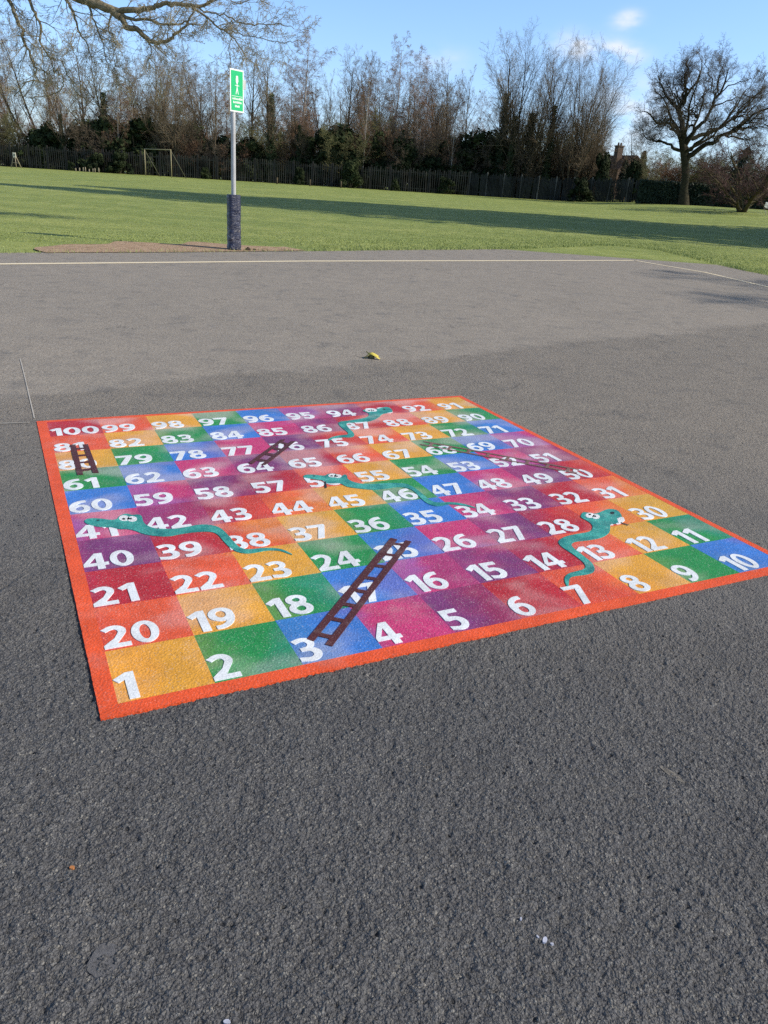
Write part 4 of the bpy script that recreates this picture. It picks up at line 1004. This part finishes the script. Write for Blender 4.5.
for px, top, Y, wd, lab in [(95, 153, 85, 1.3, 'dark green bush grown over the fence left of the goal, left one'), (70, 160, 85.6, 1.0, 'small dark bush before the fence between the stand and the goal'), (205, 166, 84.8, 1.0, 'low dark bush before the fence midway from the goal to the sign'), (300, 166, 84.2, 0.9, 'low dark bush before the fence right of the sign'), (450, 176, 83.4, 1.2, 'low dark bush before the dark slatted fence'), (118, 150, 85, 1.4, 'dark green bush grown over the fence left of the goal, right one'),
                            (352, 158, 84.0, 1.0, 'dark bush bulging over the fence below the white trunked birch'), (398, 178, 83.5, 0.9, 'low lighter green bush in front of the fence at centre'),
                            (607, 150, 86, 0.62, 'dark ivied bush left of the brick house'), (637, 158, 84, 0.6, 'dark ivied bush right of the brick house'), (648, 178, 82, 1.2, 'dark low bush left of the oak foot'),(588,176,82,1.2,'dark low bush at the right end of the wood')]:
    x, y, h = px_tree(px, top, Y); bush(lab, x, y, h / 4.2, wd)

# ---- the oak
OX, OY = at(683, 150, 74).x, 74.0
ob = Vector((0, 0, 0)); Zo = at(683, 50, 74).z - ter(OX, OY)
mpp = 74 / F * 1.02
def ok(px, py, dy=0.0):
    q = at(px, py, 74 + dy) - Vector((OX, OY, ter(OX, OY))); q.z = max(q.z, 0) if py > 200 else q.z; return q
limbs = [ # pixel polylines of the main limbs, radius start/end, depth drift
 ([(683, 207), (684, 190), (686, 172), (684, 152), (682, 138)], 0.36, 0.28, 0.0),
 ([(683, 146), (682, 130), (678, 118), (681, 106), (684, 90), (682, 74), (686, 58)], 0.30, 0.04, 0.6),
 ([(686, 154), (690, 140), (697, 128), (706, 118), (713, 100), (722, 84), (728, 68)], 0.26, 0.04, -1.6),
 ([(687, 158), (697, 150), (712, 144), (724, 134), (742, 122), (760, 112), (778, 104)], 0.27, 0.04, -0.6),
 ([(692, 138), (706, 134), (720, 126), (736, 116), (752, 100), (764, 88)], 0.2, 0.04, 2.0),
 ([(682, 150), (672, 147), (664, 141), (655, 140), (646, 134)], 0.16, 0.04, 1.0),
 ([(681, 132), (672, 124), (660, 122), (650, 114), (642, 110)], 0.16, 0.04, -1.2),
 ([(682, 120), (676, 106), (668, 96), (662, 84), (658, 76)], 0.16, 0.04, 1.4),
 ([(683, 104), (690, 92), (696, 78), (700, 62)], 0.14, 0.04, -2.0),
 ([(684, 140), (676, 130), (670, 112), (662, 104)], 0.13, 0.04, -4.0), ([(686, 142), (694, 126), (702, 104), (704, 92)], 0.15, 0.04, 4.5),
 ([(687, 150), (700, 140), (724, 124), (740, 100)], 0.15, 0.04, -5.0), ([(684, 136), (688, 116), (694, 96), (700, 74)], 0.13, 0.04, -4.5),
 ([(684, 140), (672, 118), (664, 100), (654, 92)], 0.13, 0.04, 4.5), ([(690, 148), (712, 136), (730, 114), (746, 90)], 0.13, 0.04, 5.0),
]
bm = bmesh.new(); crown = []; rg = random.Random(77)
PATHS = []
for li, (P, r0, r1, dr) in enumerate(limbs):
    n = len(P); pts = []
    for k, (a, b) in enumerate(P):
        q = ok(a, b, dr * (k / (n - 1)) ** 1.2)
        if k and li: q += Vector((rg.gauss(0, .10), rg.gauss(0, .2), rg.gauss(0, .10)))
        pts.append(q)
    F2 = []; Rr = []
    for k in range(n - 1):
        for s_ in range(3):
            u = s_ / 3; q = pts[k].lerp(pts[k + 1], u)
            if s_ and li: q += Vector((rg.gauss(0, .08), rg.gauss(0, .08), rg.gauss(0, .08)))
            F2.append(q); Rr.append(r0 + (r1 - r0) * ((k + u) / (n - 1)) ** 0.8)
    F2.append(pts[-1]); Rr.append(r1)
    if li == 0:
        F2 = [F2[0] - Vector((0, 0, 0.4))] + F2; Rr = [0.60] + [max(r, 0.38 + 0.14 * max(0, 1 - k / 3)) if k < 3 else r for k, r in enumerate(Rr)]
    tube_bm(bm, F2, Rr, 10 if li == 0 else 7, False); PATHS.append((F2, Rr, li))
# secondary limbs that reach out to the rim of the dome
C0 = ok(707, 126); RXd, RYd, RZd = 5.9, 5.4, 5.7
for k in range(70):
    th = rg.uniform(0, 2 * PI); el = math.asin(rg.uniform(-0.35, 1.0)); q_ = rg.uniform(0.72, 0.95)
    T = C0 + Vector((RXd * math.cos(el) * math.cos(th), RYd * math.cos(el) * math.sin(th), RZd * math.sin(el))) * q_
    best = min(((F2[i] - (T * 0.55 + C0 * 0.30 + ok(688, 150) * 0.15)).length, pi_, i) for pi_, (F2, Rr, li) in enumerate(PATHS[1:15], 1) for i in range(3, len(F2)))
    F2, Rr, li = PATHS[best[1]]; S = F2[best[2]]; d0 = (F2[min(best[2] + 1, len(F2) - 1)] - F2[best[2] - 1]).normalized()
    M_ = S.lerp(T, 0.45) + d0 * (T - S).length * 0.15; n = 9; pts = []
    for j in range(n + 1):
        u = j / n; q = S * (1 - u) ** 2 + M_ * 2 * u * (1 - u) + T * u * u
        if 0 < j: q += Vector((rg.gauss(0, .11), rg.gauss(0, .11), rg.gauss(0, .11)))
        pts.append(q)
    r0 = min(0.12, Rr[best[2]] * 0.65); rr_ = [r0 + (0.018 - r0) * (j / n) ** .8 for j in range(n + 1)]
    tube_bm(bm, pts, rr_, 5, False); PATHS.append((pts, rr_, 99))
P_OT = dict(nseg=[4, 4, 3, 2], tip=[.3, .4, .5, .6], wob=[.14, .18, .2, .22], trop=[.06, .05, .03, .0], nch=[5, 5, 4], t0=[.12, .1, .1], ang=[42, 44, 42], lr=[.6, .6, .62], rr=[.5, .6, .7], rmin=.0052, env=one)
for F2, Rr, li in PATHS[1:]:
    out = [[] for _ in P_OT['nseg']]; L = len(F2)
    for k in range(int(L * (0.35 if li == 99 else 0.45)), L):
        for _ in range(1 if k < L - 1 else 3):
            d = (F2[min(k + 1, L - 1)] - F2[k - 1]).normalized(); s_ = d.orthogonal().normalized(); s_.rotate(Matrix.Rotation(rg.uniform(0, 6.28), 3, d))
            a = R(rg.uniform(22, 58)); nd = (d * math.cos(a) + s_ * math.sin(a) + Vector((0, 0, 0.1))).normalized()
            grow(rg, F2[k], nd, rg.uniform(0.7, 1.35), max(0.013, min(.03, Rr[k] * 0.5)), 0, P_OT, out)
    for lst in out:
        for pts_, rads in lst:
            for a, b, ra, rb in zip(pts_, pts_[1:], rads, rads[1:]): crown.append((*a, *b, ra, rb))
oak = thing('oak_tree', 'big bare oak with a domed crown standing alone at the right', 'tree', (OX, OY, ter(OX, OY) - 0.05))
me = bpy.data.meshes.new('trunk'); bm.to_mesh(me); bm.free(); obj('trunk', me, barkmat('oak_bark', (0.018, 0.016, 0.011), (0.075, 0.066, 0.038)), oak)
obj('crown', mesh_np('crown', *tubes_np(crown, 3)), M_TWO, oak)

# ---- reddish shrub, hedge and conifers at the right
x, y, h = px_tree(756, 141, 61)
P_SH = dict(P_SCRUB, nseg=[6, 5, 4, 3, 2], tip=[.25, .3, .4, .5, .6], wob=[.1, .13, .16, .2, .25], trop=[.02, .01, -.02, -.04, -.06], nch=[9, 7, 6, 4], t0=[.2, .15, .1, .1], ang=[45, 45, 45, 45], lr=[.55, .5, .5, .55], rr=[.5, .55, .6, .7], rmin=.0065)
kind('shrub', *tree_meshes('s', [((0, 0, 0), (-0.75, -.1, 0.8), 3.4, .10), ((0.1, 0, 0), (0.7, 0.2, 0.8), 3.4, .10), ((0, .1, 0), (0, .5, 1), 3.5, .10), ((0, -.1, 0), (-.1, -.6, 1), 3.3, .10), ((0, 0, 0), (-.3, 0, 1), 3.6, .10), ((0, 0, 0), (.3, -.2, 1), 3.6, .10), ((0, 0, 0), (-1.0, -.3, .35), 3.0, .07)], P_SH, 91, 2), M_BARKG, M_TWP)
add_tree('ornamental_shrub', 'wide reddish bare shrub with low spreading branches at the right edge', x, y, h, 'shrub', 0.4, None, 1.55)['category'] = 'shrub'
hx0, hx1 = at(640, 205, 75).x, at(830, 220, 66).x
def hedge_place(rg):
    u = rg.random(); face = rg.random()
    x = (hx1 - hx0) * u; z = 2.0 * rg.random() if face < 0.7 else 2.0; yv = rg.uniform(-0.7, 0.7) if face >= 0.7 else -0.7
    b = mnoise.noise(Vector((x * 0.9, z * 0.9, 5))) * 0.25
    return Vector((x, yv + b + rg.gauss(0, .08), max(0.03, z + b * 0.5))), Vector((0, -1 if face < 0.7 else 0, 0.4))
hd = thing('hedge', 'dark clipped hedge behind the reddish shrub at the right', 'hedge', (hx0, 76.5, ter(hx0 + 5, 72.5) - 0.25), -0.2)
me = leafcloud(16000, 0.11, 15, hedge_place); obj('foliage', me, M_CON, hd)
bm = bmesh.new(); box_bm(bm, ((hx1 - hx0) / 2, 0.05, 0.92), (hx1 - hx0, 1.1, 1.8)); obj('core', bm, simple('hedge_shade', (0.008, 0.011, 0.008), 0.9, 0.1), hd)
def conifer(label, px, top, Y, w, n=3500, seed=1, size=0.14, wh=None, name='conifer_tree'):
    if wh is None: x, y, h = px_tree(px, top, Y)
    else: x, y, h = wh
    g = random.Random(seed)
    bm = bmesh.new(); tube_bm(bm, [(0, 0, -0.1), (0.05, 0, h * .5), (0, 0, h * .97)], [0.03 * h ** .8, 0.02 * h ** .8, 0.02], 7, False)
    def place(rg):
        z = h * (0.04 + 0.95 * rg.random() ** 1.2); th = rg.uniform(0, 2 * PI); e = min(1, (1 - z / h) * 1.9) ** 0.7 * min(1.0, 0.5 + z / h * 2.2)
        lob = 0.78 + 0.45 * mnoise.noise(Vector((math.cos(th) * 1.7, math.sin(th) * 1.7, z * 5 / h + seed)))
        q = w * e * lob * rg.random() ** 0.35
        return Vector((q * math.cos(th), q * math.sin(th), z)), Vector((math.cos(th), math.sin(th), .5))
    r = thing(name, label, 'conifer', (x, y, ter(x, y) - 0.05), 0, 'evergreens beyond the right side of the field' if wh else None)
    obj('trunk', bm, M_BARKD, r); obj('foliage', leafcloud(n, size, seed, place), M_CON, r)
conifer('dark conifer rising behind the reddish shrub', 748, 146, 82, 1.9, 3000, 3)
conifer('narrow dark conifer between the brick house and the olive tree', 645, 150, 90, 1.0, 1500, 4)
conifer('pointed dark conifer right of the brick house', 628, 158, 92, 0.9, 1500, 5)
# tall evergreens beyond the right edge of the frame: their shadows lie across the field
for i, (x, y, h, w) in enumerate([(26.5, 32.5, 33, 5.5), (30, 36.5, 33, 5.5), (24.5, 39.5, 22, 4.8), (36, 31.5, 36, 5.5), (23, 36, 26, 4.0)]):
    conifer('tall dense evergreen beyond the right side of the field', 0, 0, 0, w, 3600, 20 + i, 0.42, (x, y, h))

# ---- overhanging near tree, trunk just outside the frame on the left
TX, TY = -15.0, 22.5
near = thing('overhanging_tree', 'tree whose bare sunlit branches hang into the top left corner', 'tree', (TX, TY, 0))
Yn = 21.5
def nb(px, py, dy=0.0):
    return at(px, py, Yn + dy) - Vector((TX, TY, 0))
bm = bmesh.new(); crown = []; rg = random.Random(31)
tube_bm(bm, [(0, 0, -0.3), (0, 0, 0.3), (0.05, 0, 2.5), (0.2, 0, 5.0), (0.7, -.1, 7.0), (1.4, -.3, 8.4), (1.8, -0.4, 10.5), (1.9, -.4, 13)], [0.75, 0.5, 0.42, 0.38, 0.33, 0.26, 0.16, 0.05], 12)
A = nb(30, -42); A2 = nb(60, -12)
P_NB = dict(nseg=[5, 4, 3, 2], tip=[.3, .4, .5, .5], wob=[.16, .22, .28, .3], trop=[-.05, -.07, -.06, -.04], nch=[5, 5, 4], t0=[.15, .1, .1], ang=[46, 48, 50], lr=[.6, .6, .6], rr=[.55, .6, .65], rmin=.0035, env=one)
NB = [ # pixel polylines, radii, twig density
 ([Vector((0.9, -.15, 7.4)), A + Vector((-1.6, .4, .5)), A, A2, nb(82, -1), nb(104, 7), nb(121, 17)], .15, .09, 0.0, 0),
 ([nb(104, 7), nb(122, 10.5), nb(138, 10.5), nb(150, 8), nb(163, 3.5), nb(178, 4), nb(194, 6.5), nb(205, 5), nb(214, -2)], .074, .03, 0.5, 1),
 ([nb(121, 17), nb(126, 27), nb(137, 29), nb(144, 36), nb(150, 41), nb(158, 43.5), nb(170, 39), nb(180, 31), nb(188, 22), nb(194, 10)], .074, .02, 0.5, 1),
 ([nb(121, 15), nb(132, 19), nb(148, 19.5), nb(163, 24.5), nb(178, 24.5), nb(188, 21)], .045, .018, 0.8, 1),
 ([nb(192, 8), nb(204, 15), nb(215, 25), nb(224, 30), nb(235, 39), nb(243, 52), nb(247, 60)], .03, .010, 0.6, 1),
 ([nb(196, 7), nb(212, 13), nb(228, 17), nb(246, 24), nb(262, 24), nb(278, 23), nb(294, 29)], .022, .007, 0.5, 1),
 ([nb(226, 30), nb(244, 36), nb(262, 38), nb(280, 42), nb(298, 40)], .015, .006, 0.4, 1),
 ([nb(208, 4), nb(224, -4), nb(240, 4), nb(256, -3), nb(272, 6)], .018, .007, 0.5, 1),
 ([nb(-20, -30), nb(-2, -14), nb(10, 2), nb(18, 24), nb(27, 48), nb(34, 66), nb(40, 82)], .06, .014, 0.8, 2),
 ([nb(10, -25), nb(24, -8), nb(33, 10), nb(41, 26), nb(40, 42), nb(50, 58), nb(54, 72)], .045, .012, 0.8, 2),
 ([nb(60, -14), nb(66, 0), nb(74, 14), nb(78, 30), nb(88, 46), nb(92, 62)], .04, .010, 1.0, 2),
 ([nb(84, 0), nb(92, 14), nb(98, 30), nb(104, 48), nb(108, 64)], .03, .009, 1.2, 2),
 ([nb(112, 12), nb(108, 28), nb(116, 44), nb(112, 60)], .022, .008, 1.0, 2),
 ([nb(40, 82, 1), nb(34, 80, 1), nb(26, 82, 1), nb(20, 90, 1), nb(14, 96, 1)], .02, .010, 0.3, 3),
 ([nb(30, 98, 1.5), nb(40, 97, 1.5), nb(50, 95, 1.5), nb(58, 92, 1.5), nb(64, 86, 1.5), nb(60, 74, 1), nb(54, 70, 0)], .012, .016, 0.3, 3),
 ([nb(62, 60, .5), nb(70, 78, .5), nb(76, 92, .5), nb(86, 100, .5), nb(102, 106, .5)], .016, .007, 0.6, 3),
 ([nb(150, 41), nb(152, 54), nb(146, 66), nb(150, 78)], .012, .005, 0.5, 1), ([nb(232, 38), nb(228, 50), nb(231, 62), nb(226, 72)], .010, .004, 0.4, 1),
]
for P, r0, r1, dens, mode in NB:
    F2 = []; Rr = []; n = len(P)
    for k in range(n - 1):
        for s in range(4):
            u = s / 4; q = P[k].lerp(P[k + 1], u)
            if s: q = q + Vector((rg.gauss(0, 1), rg.gauss(0, 1), rg.gauss(0, 1))) * (P[k + 1] - P[k]).length * 0.045
            F2.append(q); Rr.append(r0 + (r1 - r0) * (k + u) / (n - 1))
    F2.append(P[-1]); Rr.append(r1); tube_bm(bm, F2, Rr, 8 if r0 > .06 else 6, True)
    if dens:
        out = [[] for _ in P_NB['nseg']]; L = len(F2)
        for k in range(2, L):
            if rg.random() > dens * 0.85: continue
            d = (F2[min(k + 1, L - 1)] - F2[k - 1]).normalized(); s = d.orthogonal().normalized(); s.rotate(Matrix.Rotation(rg.uniform(0, 6.28), 3, d))
            a = R(rg.uniform(35, 75)); nd = (d * math.cos(a) + s * math.sin(a)).normalized()
            grow(rg, F2[k], nd, rg.uniform(0.4, 0.95), min(.013, Rr[k] * 0.5), 0 if mode < 3 else 1, P_NB, out)
        for lst in out:
            for pts_, rads in lst:
                for a, b, ra, rb in zip(pts_, pts_[1:], rads, rads[1:]): crown.append((*a, *b, ra, rb))
for f in bm.faces: f.smooth = True
me = bpy.data.meshes.new('trunk'); bm.to_mesh(me); bm.free(); obj('trunk', me, M_PALE, near)
obj('crown', mesh_np('crown', *tubes_np(crown, 4)), leafmat('sunlit_pale_twigs', (0.12, 0.10, 0.06), (0.36, 0.31, 0.21), 0.8, 1.5, 0.1), near)  # twig colour carries the sunlit paleness too

# ------------------------------------------------------------------ fence
M_PALE_W = simple('weathered_paling', (0.052, 0.048, 0.040), 0.9, 0.1, 0.6, 0.9)
M_FPOST = simple('fence_post_wood', (0.035, 0.032, 0.030), 0.9, 0.15, 0.3, 3.0)
M_MESH = simple('dark_fence_slat', (0.030, 0.031, 0.031), 0.8, 0.15, 0.5, 0.8)
def fence(name, label, px0, Y0, px1, Y1, n, mat, gap, hh, post_mat, wv):
    a = Vector((at(px0, 170, Y0).x, Y0, 0)); b = Vector((at(px1, 170, Y1).x, Y1, 0))
    root = thing(name, label, 'fence', (a.x, a.y, ter(a.x, a.y)), 0); o = root.location.copy(); g = random.Random(int(px0) + 400)
    ang = math.atan2(b.y - a.y, b.x - a.x)
    pts = [a.lerp(b, k / n) for k in range(n + 1)]
    for k, p in enumerate(pts):
        z = ter(p.x, p.y); bm = bmesh.new()
        box_bm(bm, (p.x - o.x, p.y - o.y - 0.0, z - o.z + hh / 2), (0.13, 0.13, hh + 0.22 + g.uniform(-.05, .1)), ang, 0.01); obj('post', bm, post_mat, root)
    for k in range(n):
        p, q = pts[k], pts[k + 1]; L = (q - p).length; bm = bmesh.new(); m_ = int(L / gap)
        for s in range(m_):
            u = (s + 0.5) / m_; c = p.lerp(q, u); z = ter(c.x, c.y); h2 = hh * g.uniform(0.90, 1.03)
            if g.random() < 0.04: continue
            box_bm(bm, (c.x - o.x + 0.07 * math.sin(ang), c.y - o.y - 0.07 * math.cos(ang), z - o.z + h2 / 2 + 0.02), (wv * g.uniform(.8, 1.15), 0.02, h2), ang + g.gauss(0, .05), 0, g.gauss(0, .02), g.gauss(0, .025))
        for zr in (0.35, hh - 0.35):
            c = p.lerp(q, 0.5); box_bm(bm, (c.x - o.x, c.y - o.y, ter(c.x, c.y) - o.z + zr), (L - 0.14, 0.05, 0.08), ang)
        obj('paling_panel', bm, mat, root)
fence('paling_fence', 'weathered grey paling fence along the far edge of the field behind the goal', -60, 87.5, 470, 84.5, 28, M_PALE_W, 0.20, 2.15, M_FPOST, 0.10)
fence('slatted_fence', 'darker close slatted fence with paler posts, right half of the field edge', 471, 84.5, 668, 81, 11, M_MESH, 0.13, 2.1, simple('pale_fence_post', (0.13, 0.125, 0.115), 0.9, 0.1, 0.3, 3), 0.09)
# short posts and pegs at the field edge
M_PEG = simple('bleached_wood', (0.27, 0.23, 0.16), 0.85, 0.2, 0.25, 12)
for i in range(8):
    px = 76 + i * 3.2 + (i % 3) * 0.5; Y = 82.5; x = at(px, 172, Y).x
    bm = bmesh.new(); tube_bm(bm, [(0, 0, -0.1), (0.01 * (i % 3), 0, 0.24 + 0.05 * (i % 4)), (0.01 * (i % 3), 0, 0.30 + 0.05 * (i % 4))], [0.06, 0.055, 0.025], 7)
    tag(obj('wooden_peg', bm, M_PEG, None, None, (x, Y, ter(x, Y))), 'short pale wooden peg in the row left of the goal', 'peg', 'row of pegs left of the goal')
for px, lab in [(310, 'short dark stump post in the grass right of the sign'), (277, 'short stump post in the grass nearest the sign'), (341, 'short stump post under the bulging bush')]:
    Y = 80; x = at(px, 185, Y).x; bm = bmesh.new(); tube_bm(bm, [(0, 0, -0.1), (0, 0, 0.55), (0.01, 0, 0.6)], [0.09, 0.08, 0.05], 8)
    tag(obj('stump_post', bm, M_BARK, None, None, (x, Y, ter(x, Y))), lab, 'post')
# goal
gy = 79.0; gx0, gx1 = at(145.5, 170, gy).x, at(171.5, 170, gy - 3).x
goal = thing('goal_frame', 'thin yellowish goal frame without a net in front of the fence', 'goal', (gx0, gy, ter(gx0, gy)))
M_GOAL = simple('cream_goal_paint', (0.30, 0.26, 0.15), 0.6, 0.3, 0.15, 4)
dzg = ter(gx1, gy - 3) - ter(gx0, gy); HG = 2.3
for x, y, z in ((0, 0, 0), (gx1 - gx0, -3, dzg)):
    bm = bmesh.new(); tube_bm(bm, [(x, y, z - 0.1), (x, y, z + HG)], [0.04, 0.04], 10); obj('upright', bm, M_GOAL, goal)
bm = bmesh.new(); tube_bm(bm, [(-0.03, 0.03, HG + 0.03), (gx1 - gx0 + 0.03, -3.03, dzg + HG + 0.03)], [0.04, 0.04], 10); obj('crossbar', bm, M_GOAL, goal)
M_GB = simple('dull_goal_brace', (0.10, 0.10, 0.07), 0.7, 0.2, 0.2, 4)
for x, y, z in ((0.0, 0, 0), (gx1 - gx0, -3, dzg)):
    bm = bmesh.new(); tube_bm(bm, [(x, y + 0.05, z + HG - 0.05), (x + 0.9, y + 1.6, z + 0.0)], [0.03, 0.03], 8); obj('brace', bm, M_GB, goal)
# A-frame stand at the far left
sy = 80.0; sx = at(15, 160, sy).x
st = thing('wooden_stand', 'small pale wooden stand with splayed legs in front of the fence at far left', 'stand', (sx, sy, ter(sx, sy)))
for x0, y0 in ((-0.42, -0.1), (0.18, -0.25), (0.42, 0.3)):
    bm = bmesh.new(); tube_bm(bm, [(x0, y0, -0.05), (0.02 * (1 if x0 > 0 else -1), 0, 1.25)], [0.045, 0.04], 8); obj('leg', bm, M_PEG, st)
bm = bmesh.new(); box_bm(bm, (0.02, -0.06, 1.12), (0.30, 0.05, 0.44), 0, 0.008); obj('board', bm, simple('stand_white', (0.66, 0.62, 0.5), 0.7, 0.2, 0.08, 6), st)
bm = bmesh.new(); box_bm(bm, (0.02, -0.088, 1.12), (0.11, 0.012, 0.16), 0, 0.0); obj('dark_window', bm, M_FPOST, st)
bm = bmesh.new(); box_bm(bm, (0.16, -0.18, 0.45), (0.5, 0.04, 0.05), 0, 0.005); obj('crosspiece', bm, M_PEG, st)
# white plate on a bent stem, far right
wy = 58.0; p = at(766, 206, wy); ws = thing('marker_plate', 'small white plate on a bent stem at the far right edge', 'marker', (p.x, wy, ter(p.x, wy)))
hz = p.z - ter(p.x, wy)
bm = bmesh.new(); tube_bm(bm, [(0.15, 0, -0.1), (0.10, 0, hz * .3), (-0.08, 0, hz * .6), (-0.10, 0, hz * .85)], [0.02, 0.02, 0.018, 0.015], 7); obj('stem', bm, simple('pale_stem', (0.30, 0.29, 0.27), 0.6), ws)
bm = bmesh.new(); box_bm(bm, (0.03, 0, hz + 0.05), (0.30, 0.025, 0.36), 0.1, 0.01, 0, 0.2); obj('plate', bm, M_SW, ws)

# ------------------------------------------------------------------ house behind the trees
hy = 104.0; hx = at(622, 180, hy).x; hz = ter(hx, hy)
house = thing('brick_house', 'small brick house with a chimney half hidden left of the oak', 'house', (hx, hy, hz), 0.35)
t = NT('red_brick'); br = t.new('ShaderNodeTexBrick'); br.inputs['Scale'].default_value = 4.0
br.inputs['Color1'].default_value = (0.105, 0.068, 0.048, 1); br.inputs['Color2'].default_value = (0.15, 0.098, 0.068, 1); br.inputs['Mortar'].default_value = (0.15, 0.13, 0.11, 1)
mpn = t.new('ShaderNodeMapping'); mpn.inputs['Rotation'].default_value = (R(90), 0, 0); t.link(t.pos(), mpn.inputs['Vector']); t.link(mpn.outputs[0], br.inputs['Vector'])
t.base(br.outputs['Color']); M_BRICK = t.set(0.9, 0.2)
M_TILE = simple('roof_tile', (0.075, 0.05, 0.042), 0.85, 0.2, 0.3, 5)
bm = bmesh.new()
prof = [(-2.2, 0), (2.2, 0), (2.2, 3.3), (0, 4.9), (-2.2, 3.3)]
f0 = [bm.verts.new((x, -2, z - 0.1)) for x, z in prof]; f1 = [bm.verts.new((x, 6, z - 0.1)) for x, z in prof]
bm.faces.new(f0)
bm.faces.new(list(reversed(f1)))
for i in range(5): bm.faces.new((f0[(i + 1) % 5], f0[i], f1[i], f1[(i + 1) % 5]))
bmesh.ops.recalc_face_normals(bm, faces=bm.faces); obj('wall', bm, M_BRICK, house)
bm = bmesh.new()
for s in (-1, 1):
    box_bm(bm, (s * 1.18, 2, 4.10), (2.90, 8.5, 0.12), 0, 0, 0, s * math.atan2(1.6, 2.2))
rf = obj('roof', bm, M_TILE, house)
bm = bmesh.new(); box_bm(bm, (-0.9, 0.4, 4.9), (0.75, 0.75, 2.0), 0, 0.02); box_bm(bm, (-0.9, 0.4, 5.95), (0.9, 0.9, 0.14), 0, 0.01)
for s in (-.18, .18): tube_bm(bm, [(-0.9 + s, 0.4, 6.0), (-0.9 + s, 0.4, 6.35)], [0.12, 0.10], 8)
obj('chimney', bm, M_BRICK, rf)
M_GLASS = simple('window_glass', (0.03, 0.035, 0.04), 0.1, 0.6, 0.1, 2)
for x, z in ((-1.0, 2.2), (1.0, 2.2)):
    bm = bmesh.new(); box_bm(bm, (x, -2.03, z), (1.1, 0.06, 1.2), 0, 0.01); w = obj('window', bm, M_SW, house)
    bm = bmesh.new(); box_bm(bm, (x, -2.07, z), (0.94, 0.02, 1.04)); obj('pane', bm, M_GLASS, w)

# bare tree beyond the right edge: dapples the far tarmac with soft shade
add_tree('bare_tree', 'bare tree beyond the right edge of the tarmac', 29.5, 13.0, 17.5, 'birch_b', 1.0, None, 1.7)
